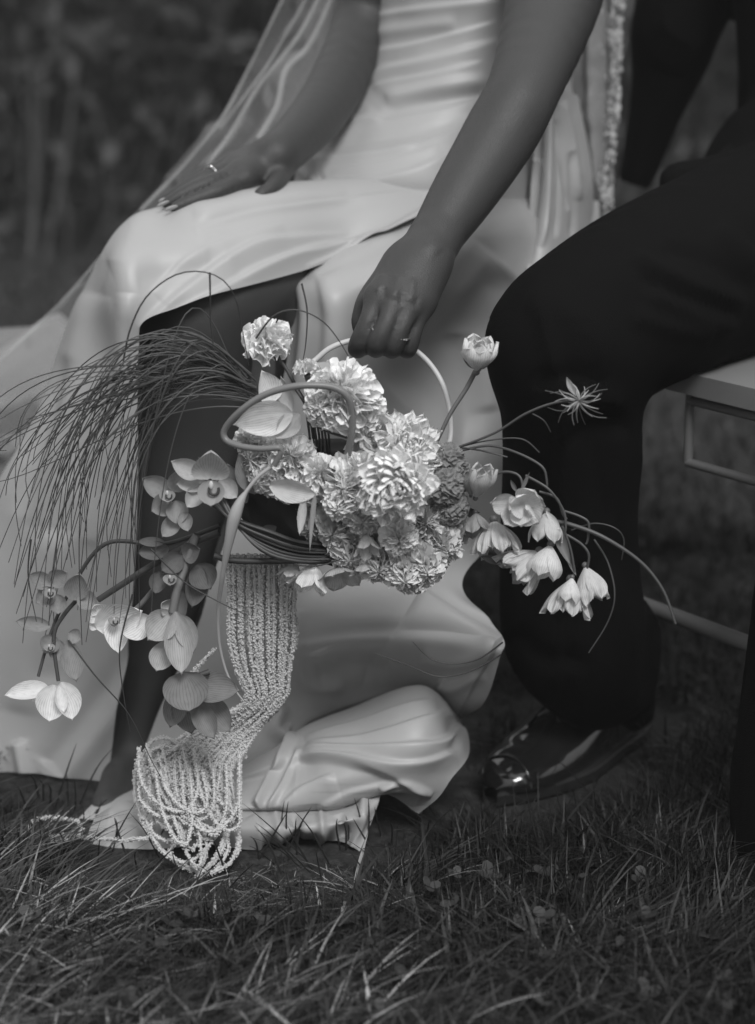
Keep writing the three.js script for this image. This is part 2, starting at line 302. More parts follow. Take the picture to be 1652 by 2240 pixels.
{
  const wrap = (rows, a = 0.14, b = 0.14) => rows.map(r => [[r[0][0] + 40, r[0][1] - 6, r[0][2] + a], ...r, [r[r.length - 1][0] - 30, r[r.length - 1][1] - 6, r[r.length - 1][2] + b]]);
  // bodice and hips
  add('bodice', cloth(wrap([
    [[850, -330, 2.5], [900, -330, 2.42], [1000, -335, 2.385], [1110, -335, 2.40], [1200, -330, 2.44], [1250, -330, 2.52]],
    [[838, -150, 2.5], [890, -155, 2.43], [990, -160, 2.40], [1100, -165, 2.41], [1200, -170, 2.45], [1260, -170, 2.54]],
    [[824, 0, 2.52], [880, -2, 2.45], [985, -6, 2.415], [1100, -8, 2.42], [1200, -10, 2.46], [1258, 0, 2.55]],
    [[812, 85, 2.52], [870, 85, 2.45], [980, 82, 2.415], [1095, 80, 2.42], [1195, 80, 2.46], [1254, 95, 2.54]],
    [[784, 180, 2.50], [850, 180, 2.44], [970, 178, 2.40], [1090, 175, 2.41], [1190, 175, 2.45], [1252, 185, 2.53]],
    [[742, 248, 2.48], [820, 250, 2.42], [950, 250, 2.385], [1080, 250, 2.395], [1190, 250, 2.43], [1262, 240, 2.52]],
    [[686, 318, 2.44], [780, 325, 2.38], [930, 325, 2.345], [1070, 325, 2.37], [1190, 325, 2.41], [1280, 320, 2.5]],
    [[648, 388, 2.40], [760, 396, 2.345], [910, 396, 2.32], [1060, 396, 2.345], [1190, 400, 2.39], [1290, 400, 2.48]],
    [[640, 470, 2.38], [760, 470, 2.34], [910, 470, 2.32], [1060, 470, 2.34], [1190, 470, 2.38], [1285, 470, 2.46]],
  ]), 200, 200, [
    { k: 'step', p: [[770, 205], [850, 180], [960, 158], [1060, 132]], a: 0.004, w: 4, far: 7 }, { k: 'step', p: [[735, 270], [840, 262], [960, 240], [1050, 214]], a: 0.0045, w: 4, far: 7 }, { k: 'step', p: [[700, 345], [800, 338], [900, 318], [1010, 280]], a: 0.004, w: 4, far: 8 }, { k: 'step', p: [[720, 372], [850, 352], [960, 318]], a: 0.0035, w: 4, far: 6 }, { k: 'step', p: [[812, 110], [900, 95], [1000, 70], [1090, 44]], a: 0.004, w: 4, far: 8 }, { k: 'step', p: [[800, 172], [842, 148], [960, 122], [1100, 82]], a: 0.007, w: 7, far: 5 },
    { p: [[842, 219], [954, 193], [1070, 176]], a: 0.006, w: 14 }, { p: [[842, 245], [954, 222], [1070, 205]], a: -0.004, w: 12 },
    { k: 'step', p: [[822, 30], [930, 14], [1100, -4]], a: 0.006, w: 6, far: 5 }, { p: [[815, 75], [900, 62], [1000, 50]], a: 0.004, w: 14 },
    { p: [[700, 330], [780, 312], [900, 292], [1000, 268]], a: -0.005, w: 12 }, { p: [[690, 352], [800, 340], [920, 318]], a: 0.005, w: 12 },
    { k: 'step', p: [[690, 394], [812, 392], [900, 372], [990, 334]], a: 0.008, w: 6, far: 4 },
    { p: [[745, 240], [760, 262], [840, 258]], a: 0.006, w: 12 }, { p: [[770, 215], [752, 245], [748, 275]], a: 0.006, w: 10 }, { p: [[820, 240], [760, 290], [715, 320]], a: 0.004, w: 14 },
    { p: [[668, 340], [662, 372], [690, 396]], a: 0.012, w: 12 }, { p: [[692, 345], [690, 372], [705, 396]], a: -0.006, w: 8 },
  ], { rough: 0.0022, f: 11, sa: .68, sw: 1.1 }), M.satin, gown);
  // the drape over the raised thigh, falling left of the bare leg to the grass
  add('draped_panel', cloth([
    [[1010, 372, 2.46], [1005, 378, 2.40], [1000, 410, 2.32], [990, 440, 2.27]],
    [[900, 385, 2.45], [900, 389, 2.36], [900, 435, 2.285], [895, 488, 2.225]],
    [[760, 396, 2.43], [760, 392, 2.31], [755, 470, 2.24], [750, 562, 2.205]],
    [[610, 414, 2.38], [610, 406, 2.245], [610, 500, 2.175], [628, 604, 2.15]],
    [[450, 438, 2.33], [450, 431, 2.195], [455, 540, 2.13], [470, 648, 2.10]],
    [[345, 462, 2.31], [345, 461, 2.20], [355, 570, 2.11], [385, 676, 2.085]],
    [[275, 488, 2.29], [283, 487, 2.19], [270, 590, 2.09], [312, 706, 2.075]],
    [[215, 570, 2.27], [225, 562, 2.18], [230, 660, 2.09], [303, 765, 2.078]],
    [[140, 740, 2.28], [165, 725, 2.18], [220, 800, 2.10], [301, 900, 2.085]],
    [[60, 950, 2.28], [80, 930, 2.18], [180, 1000, 2.115], [301, 1100, 2.09]],
    [[-10, 1090, 2.28], [5, 1070, 2.19], [140, 1180, 2.125], [291, 1300, 2.10]],
    [[-80, 1260, 2.28], [-60, 1250, 2.2], [110, 1370, 2.135], [268, 1500, 2.11]],
    [[-140, 1520, 2.27], [-120, 1500, 2.2], [80, 1560, 2.135], [248, 1620, 2.115]],
    [[-160, 1690, 2.22], [-100, 1690, 2.16], [60, 1690, 2.122], [235, 1711, 2.108]],
  ], 150, 300, [
    { p: [[235, 580], [330, 556], [460, 556]], a: 0.007, w: 24, e0: .5, e1: .5 }, { p: [[300, 610], [400, 600], [500, 570]], a: -0.006, w: 24, e0: .5, e1: .5 },
    { k: 'step', p: [[300, 718], [400, 630], [500, 560], [590, 522], [760, 510]], a: 0.009, w: 6, far: 7 },
    { k: 'step', p: [[330, 720], [480, 632], [600, 570], [690, 537], [800, 524], [930, 505]], a: 0.008, w: 6, far: 6 },
    { k: 'step', p: [[660, 585], [760, 545], [870, 490], [960, 430]], a: 0.007, w: 5, far: 6 },
    { k: 'step', p: [[420, 500], [560, 462], [720, 440], [900, 415]], a: 0.004, w: 4, far: 8 }, { k: 'step', p: [[520, 600], [620, 560], [720, 540], [840, 500]], a: 0.004, w: 4, far: 7 }, { k: 'step', p: [[330, 640], [400, 570], [500, 520], [620, 490]], a: 0.004, w: 5, far: 9 }, { p: [[420, 470], [560, 440], [760, 425]], a: 0.004, w: 16 }, { p: [[430, 500], [600, 468], [800, 445]], a: -0.003, w: 14 },
    { p: [[245, 570], [222, 700], [205, 880], [150, 1080]], a: -0.011, w: 24, e0: .5, e1: .4 }, { p: [[275, 640], [268, 760], [262, 900], [240, 1080]], a: 0.008, w: 18, e1: .5 },
    { p: [[200, 640], [165, 780], [130, 950], [70, 1150]], a: 0.010, w: 22, e1: .4 }, { p: [[150, 780], [105, 950], [40, 1130]], a: -0.006, w: 20, e1: .4 },
    { p: [[340, 1420], [270, 1530], [170, 1660], [120, 1720]], a: 0.012, w: 26, e1: 0.05 }, { p: [[300, 1420], [210, 1540], [110, 1680]], a: -0.009, w: 26, e1: 0.05 },
    { p: [[120, 1160], [90, 1350], [40, 1560]], a: 0.009, w: 36 }, { p: [[200, 1180], [150, 1380], [110, 1500]], a: -0.006, w: 30 },
    { p: [[40, 1620], [55, 1700]], a: 0.012, w: 12, e1: 0 },
  ], { rough: 0.002, f: 9, sa: .7, sw: 1.2 }), M.satin, gown);
  // the front panel over the other leg, down to the billow
  add('front_panel', cloth([
    [[810, 420, 2.33], [960, 420, 2.30], [1100, 430, 2.355], [1200, 430, 2.39], [1310, 440, 2.50]],
    [[690, 530, 2.24], [840, 500, 2.235], [1000, 515, 2.215], [1150, 520, 2.315], [1310, 540, 2.46]],
    [[646, 598, 2.2], [740, 615, 2.135], [900, 615, 2.165], [1080, 620, 2.26], [1300, 640, 2.40]],
    [[641, 700, 2.17], [735, 720, 2.115], [900, 740, 2.215], [1060, 740, 2.285], [1280, 760, 2.36]],
    [[612, 860, 2.165], [720, 880, 2.12], [880, 900, 2.235], [1040, 900, 2.28], [1220, 920, 2.30]],
    [[540, 1060, 2.16], [700, 1060, 2.115], [860, 1060, 2.195], [1020, 1060, 2.225], [1180, 1080, 2.24]],
    [[470, 1250, 2.14], [640, 1260, 2.10], [800, 1240, 2.13], [930, 1230, 2.13], [1015, 1262, 2.09]],
    [[440, 1350, 2.132], [615, 1350, 2.087], [790, 1335, 2.075], [950, 1330, 2.063], [1072, 1355, 2.045]],
    [[420, 1400, 2.13], [600, 1400, 2.08], [780, 1380, 2.065], [960, 1380, 2.05], [1103, 1402, 2.02]],
    [[402, 1440, 2.128], [590, 1440, 2.078], [775, 1415, 2.063], [955, 1415, 2.046], [1094, 1436, 2.014]],
    [[347, 1560, 2.12], [560, 1540, 2.085], [760, 1510, 2.105], [930, 1510, 2.10], [1062, 1532, 2.05]],
    [[303, 1690, 2.1], [500, 1660, 2.05], [700, 1610, 2.10], [880, 1590, 2.12], [1012, 1572, 2.14]],
    [[300, 1770, 2.06], [450, 1740, 2.02], [650, 1700, 2.08], [850, 1660, 2.12], [980, 1600, 2.14]],
  ], 200, 300, [
    { p: [[1120, 600], [1040, 690], [960, 790], [880, 880]], a: -0.016, w: 44 }, { p: [[1060, 540], [980, 640], [900, 720]], a: 0.010, w: 40 },
    { p: [[700, 600], [740, 700], [735, 860]], a: 0.006, w: 34 }, { p: [[655, 600], [668, 700], [650, 860]], a: 0.006, w: 9 }, { p: [[690, 605], [700, 700], [688, 840]], a: -0.004, w: 12 },
    { k: 'step', p: [[690, 590], [790, 555], [880, 500]], a: -0.004, w: 8 },
    { p: [[1010, 740], [1020, 880], [1010, 1000]], a: -0.008, w: 24 }, { p: [[1060, 760], [1070, 900]], a: 0.006, w: 20 },
    { k: 'step', p: [[920, 1290], [1000, 1340], [1100, 1398]], a: 0.012, w: 9, far: 9, e1: .02 },
    { p: [[1090, 1410], [1010, 1445], [920, 1430]], a: 0.006, w: 16 }, { p: [[1060, 1470], [990, 1500], [960, 1490]], a: 0.007, w: 14 },
    { p: [[650, 1330], [652, 1440], [680, 1500], [760, 1500]], a: 0.006, w: 13 }, { p: [[690, 1480], [760, 1462], [850, 1465]], a: -0.006, w: 20 },
    { p: [[700, 1420], [720, 1460], [800, 1480]], a: 0.004, w: 20 }, { p: [[618, 1540], [600, 1590], [630, 1610]], a: 0.014, w: 14 },
    { k: 'step', p: [[660, 1592], [760, 1552], [865, 1522], [930, 1498]], a: -0.010, w: 6, far: 5 },
  ], { rough: 0.002, f: 8, sa: .8, sw: 1.2 }), M.satin, gown);
  // hip drape, gathered beside the arm
  add('hip_drape', cloth([
    [[1180, 215, 2.40], [1225, 196, 2.40], [1262, 208, 2.46], [1250, 206, 2.56]],
    [[1172, 290, 2.375], [1225, 290, 2.385], [1282, 300, 2.47], [1262, 300, 2.58]],
    [[1162, 400, 2.355], [1220, 400, 2.365], [1297, 400, 2.465], [1272, 400, 2.57]],
    [[1158, 500, 2.335], [1212, 500, 2.35], [1293, 500, 2.46], [1270, 500, 2.56]],
    [[1150, 640, 2.29], [1200, 640, 2.31], [1280, 640, 2.42], [1260, 640, 2.52]],
  ], 110, 140, [
    { k: 'crease', p: [[1192, 225], [1186, 320], [1180, 430], [1160, 590]], a: -0.012, w: 7 }, { p: [[1202, 230], [1200, 320], [1196, 430], [1185, 540]], a: 0.007, w: 8 },
    { p: [[1215, 225], [1232, 330], [1246, 460]], a: -0.005, w: 7 }, { p: [[1232, 220], [1252, 310], [1268, 440]], a: 0.004, w: 8 }, { p: [[1222, 260], [1224, 400], [1215, 520]], a: -0.004, w: 6 }, { p: [[1250, 330], [1256, 430], [1252, 520]], a: -0.004, w: 6 },
    { k: 'step', p: [[1150, 302], [1172, 300], [1188, 303]], a: 0.004, w: 3 }, { k: 'step', p: [[1140, 365], [1165, 352], [1188, 345]], a: 0.004, w: 3 },
  ]), M.satin, gown);
  // the big billow of hem on the grass
  add('hem_billow', cloth([
    [[505, 1690, 2.095], [595, 1640, 2.10], [690, 1590, 2.12], [800, 1560, 2.13], [910, 1540, 2.13], [985, 1560, 2.170]],
    [[500, 1692, 2.045], [590, 1642, 2.04], [668, 1588, 2.06], [770, 1547, 2.07], [922, 1500, 2.07], [1006, 1565, 2.125]],
    [[480, 1712, 2.022], [580, 1676, 2.005], [665, 1630, 2.008], [780, 1592, 2.005], [935, 1560, 1.990], [1023, 1636, 2.040]],
    [[450, 1725, 2.018], [570, 1705, 1.998], [660, 1680, 1.983], [780, 1650, 1.968], [920, 1630, 1.953], [1015, 1668, 2.003]],
    [[390, 1750, 1.990], [540, 1740, 1.970], [640, 1725, 1.960], [760, 1700, 1.950], [890, 1690, 1.945], [986, 1702, 1.975]],
    [[310, 1775, 1.975], [500, 1768, 1.955], [640, 1760, 1.950], [760, 1745, 1.950], [880, 1732, 1.950], [957, 1745, 1.968]],
    [[300, 1782, 1.980], [500, 1776, 1.960], [640, 1774, 1.958], [745, 1768, 1.960], [832, 1734, 1.970], [916, 1780, 1.972]],
  ], 240, 160, [
    { k: 'step', p: [[664, 1612], [780, 1580], [880, 1546], [955, 1524]], a: 0.007, w: 5, far: 7, e1: .35 }, { k: 'step', p: [[664, 1628], [780, 1616], [885, 1588], [985, 1548]], a: 0.007, w: 5, far: 7, e1: .35 },
    { k: 'step', p: [[640, 1636], [760, 1640], [860, 1634], [970, 1614], [1006, 1580]], a: 0.010, w: 5, far: 8 }, { k: 'step', p: [[655, 1652], [770, 1662], [880, 1664], [995, 1640]], a: 0.006, w: 5, far: 7 },
    { p: [[975, 1650], [996, 1610], [985, 1565]], a: -0.006, w: 15, e0: .5, e1: .5 }, { k: 'step', p: [[650, 1664], [740, 1672], [835, 1692], [920, 1738]], a: -0.010, w: 6, far: 8, e1: .35 },
    { p: [[645, 1600], [602, 1690], [560, 1765]], a: 0.009, w: 9, e1: .05 }, { p: [[655, 1640], [622, 1712], [585, 1768]], a: 0.005, w: 6 }, { k: 'step', p: [[610, 1765], [660, 1720], [730, 1692]], a: 0.005, w: 5, far: 7 },
    { k: 'step', p: [[690, 1768], [760, 1732], [850, 1716], [930, 1726]], a: 0.005, w: 5, far: 6 }, { p: [[830, 1728], [880, 1712], [945, 1740]], a: 0.005, w: 8 },
  ], { rough: 0.0012 }), M.satin, gown);
  add('hem_fold', cloth([
    [[215, 1790, 2.03], [330, 1765, 2.02], [560, 1776, 1.985], [735, 1772, 1.985], [800, 1750, 1.99], [838, 1726, 1.99]],
    [[215, 1778, 2.01], [300, 1752, 1.985], [560, 1774, 1.957], [735, 1771, 1.957], [802, 1742, 1.965], [836, 1728, 1.965]],
    [[194, 1822, 1.965], [325, 1806, 1.945], [560, 1812, 1.925], [700, 1808, 1.925], [785, 1790, 1.93], [822, 1775, 1.945]],
    [[203, 1851, 1.945], [330, 1858, 1.93], [450, 1848, 1.937], [540, 1856, 1.93], [600, 1842, 1.94], [660, 1836, 1.947], [710, 1834, 1.95], [763, 1846, 1.937], [788, 1863, 1.928]],
  ], 220, 70, [
    { p: [[800, 1742], [790, 1800], [776, 1850]], a: 0.006, w: 10, e1: 0 }, { k: 'step', p: [[560, 1780], [575, 1815], [570, 1856]], a: 0.006, w: 5, far: 5, e1: 0 }, { p: [[640, 1776], [650, 1815], [645, 1850]], a: -0.007, w: 10, e1: 0 }, { p: [[700, 1776], [706, 1810], [700, 1846]], a: 0.006, w: 9, e1: 0 }, { p: [[600, 1776], [610, 1815], [606, 1850]], a: 0.005, w: 10, e1: 0 }, { p: [[740, 1780], [755, 1830]], a: -0.004, w: 10 }, { p: [[240, 1790], [300, 1800], [330, 1830]], a: -0.005, w: 14 },
    { p: [[600, 1830], [680, 1815], [740, 1830]], a: 0.004, w: 16 },
  ]), M.satin, gown);
  add('hem_fold', cloth([
    [[236, 1716, 2.10], [292, 1714, 2.10], [345, 1690, 2.10]],
    [[212, 1748, 2.04], [285, 1742, 2.02], [350, 1735, 2.01]],
    [[172, 1790, 2.005], [240, 1796, 1.99], [340, 1792, 1.98]],
  ], 50, 40, []), M.satin, gown);
}
// veil: sheer tulle behind the resting arm, its train spread to the left, and the beaded edge by the hip
const veil = group('veil', bride);
{
  add('tulle', cloth([
    [[760, -330, 2.62], [830, -320, 2.6], [940, -320, 2.6], [1000, -320, 2.62]],
    [[650, -75, 2.62], [700, -70, 2.59], [780, -70, 2.575], [840, -60, 2.58]],
    [[614, 0, 2.62], [680, 0, 2.585], [750, 0, 2.565], [810, 10, 2.57]],
    [[529, 173, 2.60], [600, 180, 2.555], [690, 180, 2.50], [740, 200, 2.5]],
    [[478, 264, 2.56], [540, 280, 2.50], [620, 290, 2.42], [680, 310, 2.43]],
    [[390, 370, 2.50], [460, 385, 2.43], [540, 385, 2.34], [600, 400, 2.36]],
    [[304, 459, 2.44], [380, 460, 2.40], [460, 470, 2.36], [540, 470, 2.35]],
    [[221, 557, 2.42], [290, 560, 2.37], [380, 580, 2.35], [430, 600, 2.35]],
    [[145, 645, 2.42], [230, 650, 2.36], [310, 700, 2.32], [360, 720, 2.32]],
    [[76, 714, 2.42], [160, 740, 2.34], [240, 800, 2.28], [300, 820, 2.28]],
    [[-10, 795, 2.42], [90, 830, 2.33], [170, 900, 2.26], [240, 920, 2.26]],
    [[-130, 900, 2.42], [0, 950, 2.32], [90, 1040, 2.28], [150, 1060, 2.28]],
  ], 100, 220, [
    { p: [[672, 20], [600, 170], [520, 320], [430, 400]], a: 0.016, w: 12 }, { p: [[705, 20], [655, 130], [600, 200]], a: 0.014, w: 10 }, { p: [[640, 0], [560, 160], [495, 290]], a: -0.012, w: 10 },
    { p: [[690, 100], [610, 140], [560, 320]], a: -0.014, w: 12 }, { k: 'step', p: [[478, 264], [420, 370], [395, 420]], a: 0.012, w: 5 },
    { p: [[200, 620], [140, 690], [60, 760]], a: 0.012, w: 9 },
  ], { rough: 0.003, f: 10 }), M.tulle, veil);
  // a second, folded layer
  add('tulle', cloth([
    [[690, -75, 2.64], [760, -70, 2.6], [830, -60, 2.6]],
    [[690, 0, 2.63], [735, 0, 2.6], [790, 0, 2.6]],
    [[622, 130, 2.61], [680, 150, 2.55], [740, 150, 2.56]],
    [[560, 290, 2.53], [600, 270, 2.47], [660, 260, 2.47]],
    [[430, 400, 2.47], [490, 385, 2.42], [560, 370, 2.40]],
    [[340, 470, 2.46], [400, 475, 2.43], [480, 470, 2.42]],
  ], 60, 120, [{ p: [[670, 80], [610, 150], [590, 250]], a: 0.012, w: 9 }], { rough: 0.004, f: 9 }), M.tulle, veil);
  const edge = (pts, w) => add('tulle_fold', cloth(pts.map(p => [[p[0], p[1], p[2] - .004], [p[0] + w * .5, p[1] + w * .22, p[2] - .006], [p[0] + w, p[1] + w * .4, p[2] - .004]]), 8, 90, [], { rough: 0.001, f: 14 }), M.tulle3, veil);
  edge([[648, -70, 2.61], [614, 0, 2.61], [529, 173, 2.59], [478, 264, 2.55], [390, 370, 2.49], [306, 458, 2.43]], 7);
  edge([[720, -70, 2.58], [690, 0, 2.575], [640, 90, 2.55], [560, 190, 2.52], [500, 290, 2.48], [420, 400, 2.42]], 9);
  edge([[745, -70, 2.57], [718, 0, 2.565], [668, 100, 2.54], [620, 150, 2.51], [600, 230, 2.46], [560, 300, 2.42]], 12);
  edge([[700, -70, 2.6], [660, 10, 2.59], [590, 130, 2.56], [540, 200, 2.53], [478, 280, 2.5]], 6);
  edge([[222, 556, 2.415], [145, 645, 2.415], [76, 714, 2.415], [-10, 795, 2.415], [-130, 900, 2.415]], 7);
  add('train', cloth([
    [[-260, 735, 2.78], [-80, 726, 2.76], [20, 722, 2.74], [110, 712, 2.68], [230, 690, 2.55]],
    [[-260, 735, 2.70], [-80, 728, 2.66], [20, 726, 2.62], [110, 725, 2.55], [230, 720, 2.45]],
    [[-260, 830, 2.60], [-80, 810, 2.52], [20, 800, 2.48], [110, 800, 2.42], [230, 800, 2.36]],
    [[-260, 960, 2.52], [-80, 930, 2.44], [10, 915, 2.40], [90, 900, 2.35], [200, 900, 2.32]],
    [[-260, 1120, 2.46], [-80, 1080, 2.40], [0, 1060, 2.36], [50, 1030, 2.32], [150, 1020, 2.30]],
    [[-260, 1500, 2.38], [-120, 1480, 2.33], [-40, 1450, 2.31], [30, 1400, 2.29], [150, 1400, 2.27]],
  ], 100, 120, [
    { k: 'step', p: [[-60, 830], [20, 780], [90, 728], [150, 700]], a: 0.02, w: 5, far: 8 }, { p: [[-40, 905], [30, 900], [110, 860]], a: 0.014, w: 16 }, { p: [[-40, 945], [20, 940], [90, 900]], a: -0.014, w: 12 },
    { p: [[-40, 1000], [20, 990], [70, 940]], a: 0.012, w: 12 }, { k: 'step', p: [[40, 1090], [20, 1000], [40, 940]], a: -0.016, w: 6, far: 5 },
  ], { rough: 0.004, f: 7 }), M.tulle2, veil);
  const EDGE = [[1372, -90, 2.62], [1364, 0, 2.62], [1359, 76, 2.61], [1357, 178, 2.60], [1352, 254, 2.59], [1341, 381, 2.575], [1336, 470, 2.56], [1325, 560, 2.55]];
  add('embroidered_net', cloth(EDGE.map((e, i) => [[e[0] - 130 + i * 8, e[1], e[2] + .03], [e[0] - 60, e[1], e[2] + 0.012], e]), 60, 120, [
    { p: [[1300, -20], [1296, 200], [1310, 470]], a: 0.012, w: 12 }, { p: [[1325, -20], [1322, 200], [1322, 470]], a: -0.01, w: 8 },
  ], { rough: 0.005, f: 22 }), M.net, veil);
  add('tulle', cloth([
    [[1440, -70, 2.68], [1400, -70, 2.66], [1350, -70, 2.66]], [[1424, 0, 2.68], [1395, 0, 2.66], [1355, 0, 2.65]], [[1402, 36, 2.67], [1385, 40, 2.66], [1352, 60, 2.65]], [[1362, 130, 2.66], [1352, 130, 2.66], [1340, 150, 2.66]],
  ], 30, 40, [], { rough: 0.004, f: 20 }), M.tulle, veil);
  // beads: a dense uneven border, sparser sprigs over the net
  const bits = [], oct = new THREE.IcosahedronGeometry(1, 0);
  const bead = (px, py, D, r) => { const g = oct.clone(); g.scale(r, r, r * 0.8); g.rotateX(rnd() * 3); g.rotateY(rnd() * 3); const p = P(px, py, D - 0.004); g.translate(p.x, p.y, p.z); bits.push(g); };
  for (let i = 0; i < 1500; i++) {
    const t = rnd(), e = spline(EDGE, t), wid = 26 + 12 * noise.noise(t * 14, 1.3, 0), u = Math.pow(rnd(), 1.6);
    if (noise.noise(t * 22, u * 2.5, 4) < -0.12) continue;
    bead(e[0] - u * wid + rr(-2, 4), e[1], e[2] + u * 0.006, rr(0.0008, 0.0019));
  }
  for (let i = 0; i < 900; i++) {
    const t = rnd(), e = spline(EDGE, t), u = rr(25, 100), c = noise.noise(t * 18, u * 0.06, 9);
    if (c < 0.16) continue;
    bead(e[0] - u, e[1], e[2] + u * 0.0003, rr(0.0006, 0.0013));
  }
  tag(add('bead_border', mergeGeometries(bits), M.bead, veil), null, null, null, 'stuff');
}

// ---------------------------------------------------------------- the groom
const groom = tag(group('person'), 'seated person in a black suit and polished black lace-up shoes beside the gown', 'person');
{
  const legNear = { k: 0.03, b: chain([[1760, 500, 2.42, .115], [1580, 575, 2.24, .100], [1400, 655, 2.10, .088], [1262, 724, 2.02, .072], [1240, 762, 2.015, .069]], 0.05) };
  const shin = { k: 0.03, b: chain([[1242, 770, 2.02, .068], [1252, 950, 2.045, .0655], [1245, 1150, 2.07, .066], [1250, 1330, 2.09, .070], [1262, 1405, 2.105, .068], [1300, 1488, 2.145, .052]], 0.05) };
  const heelCloth = { k: 0.04, b: chain([[1330, 1400, 2.15, .055], [1374, 1545, 2.215, .030]], 0.05) };
  const bump = { k: 0.03, b: chain([[1340, 800, 2.06, .03], [1398, 835, 2.10, .012]], 0.03) };
  const legFar = { k: 0.03, b: chain([[1980, 520, 2.42, .115], [2060, 640, 2.1, .09], [1960, 800, 1.83, .075], [1850, 1200, 1.84, .072], [1770, 1640, 1.86, .066], [1752, 1850, 1.865, .062]], 0.05) };
  const hips = { k: 0.05, b: chain([[1760, 420, 2.5, .125], [1950, 430, 2.52, .125]], 0.06) };
  const trousers = figure([legNear, shin, heelCloth, bump, legFar, hips], 0.006);
  sculpt(trousers, [
    { p: [[1180, 660], [1230, 900], [1225, 1200], [1215, 1500]], a: 0.006, w: 8, e0: .1 }, { p: [[1320, 850], [1250, 820], [1160, 840]], a: -0.007, w: 11 }, { p: [[1370, 880], [1300, 870], [1200, 900]], a: 0.006, w: 11 }, { p: [[1380, 940], [1310, 930], [1240, 960]], a: -0.006, w: 11 }, { p: [[1120, 1380], [1180, 1440], [1300, 1460]], a: -0.007, w: 14 }, { p: [[1380, 560], [1480, 610], [1640, 670]], a: 0.006, w: 10 }, { p: [[1400, 600], [1500, 650], [1620, 690]], a: -0.006, w: 9 }, { p: [[1420, 640], [1520, 690], [1620, 720]], a: 0.006, w: 10 }, { p: [[1450, 540], [1560, 580], [1660, 640]], a: -0.005, w: 10 },
    { p: [[1380, 690], [1480, 720], [1560, 730]], a: 0.006, w: 10 }, { p: [[1560, 500], [1610, 540], [1660, 580]], a: 0.006, w: 12 }, { p: [[1150, 640], [1250, 690], [1350, 800]], a: 0.004, w: 18 },
    { p: [[1240, 900], [1270, 1050], [1255, 1250]], a: 0.006, w: 16 }, { p: [[1180, 1000], [1200, 1150], [1180, 1300]], a: -0.006, w: 14 }, { p: [[1330, 880], [1300, 1000], [1330, 1150]], a: -0.006, w: 14 }, { p: [[1330, 1250], [1370, 1400], [1380, 1560]], a: 0.008, w: 16 }, { p: [[1230, 1330], [1240, 1450], [1230, 1580]], a: -0.007, w: 16 },
  ], { frontOnly: true, rough: 0.003, f: 11, sa: 0.95, sw: 1.9 });
  add('trousers', trousers, M.suit, groom);
  const torso = { k: 0.05, b: chain([[1850, 400, 2.56, .13], [1860, 150, 2.57, .125], [1850, -300, 2.56, .14]], 0.1) };
  const tail = { k: 0.04, b: chain([[1700, 330, 2.50, .05], [1600, 390, 2.40, .03], [1480, 400, 2.33, .02]], 0.05) };
  const sleeve = { k: 0.03, b: chain([[1720, -330, 2.6, .065], [1550, -120, 2.66, .060], [1484, 40, 2.66, .054], [1458, 160, 2.68, .040], [1422, 280, 2.70, .027], [1388, 400, 2.72, .020]], 0.04) };
  const sleeveFar = { k: 0.03, b: chain([[2060, -330, 2.5, .065], [2140, 150, 2.45, .05], [2050, 500, 2.2, .035]], 0.04) };
  const jk = figure([torso, tail, sleeve, sleeveFar], 0.008);
  sculpt(jk, [{ p: [[1440, 40], [1500, 90], [1540, 100]], a: 0.005, w: 14 }, { p: [[1420, 140], [1460, 170], [1500, 170]], a: -0.005, w: 10 }], { rough: 0.003, f: 11 });
  add('jacket', jk, M.jacket, groom);
  // body under the clothes: hands
  const hand = [{ k: 0.03, b: [...chain([[1388, 395, 2.72, .017], [1440, 200, 2.69, .024], [1484, 20, 2.66, .034], [1600, -200, 2.62, .045], [1760, -300, 2.58, .07], [1850, -280, 2.56, .10], [2000, -300, 2.52, .06], [2140, 150, 2.45, .03], [2050, 500, 2.2, .024]], 0.03)] }, { k: 0.01, b: [...chain([[1388, 395, 2.72, .018], [1376, 440, 2.72, .022], [1366, 500, 2.72, .018]], 0.02), ...chain([[2050, 500, 2.2, .022], [2010, 540, 2.14, .026]], 0.02)] }];
  for (let i = 0; i < 4; i++) hand.push({ k: 0.005, b: chain([[1352 + i * 11, 490, 2.715, .010], [1348 + i * 11, 530, 2.70, .009], [1350 + i * 10, 560, 2.685, .0075]], 0.008) }, { k: 0.005, b: chain([[1985 + i * 12, 560, 2.12 + i * .02, .011], [1965 + i * 10, 620, 2.08 + i * .02, .0095], [1960 + i * 10, 660, 2.07 + i * .02, .008]], 0.008) });
  add('body', figure(hand, 0.004), M.skin, groom);
  // shoes: toe towards the viewer's left
  const shoe = (toe, heel, lacesOn) => {
    const g = group('shoe', groom), T = PH(toe[0], toe[1], 0.0), Hh = PH(heel[0], heel[1], 0.0), L = Hh.clone().sub(T), len = L.length(), ax = L.clone().normalize(), side = V(-ax.z, 0, ax.x);
    // stations from toe to heel: [t, half width, top height, top half width share]
    const st = [[0, .004, .020, .5], [.03, .022, .034, .5], [.10, .036, .044, .5], [.22, .045, .052, .42], [.36, .048, .064, .36], [.50, .045, .082, .34], [.62, .041, .098, .38], [.74, .037, .108, .5], [.88, .036, .112, .6], [.97, .028, .108, .6], [1, .01, .098, .6]];
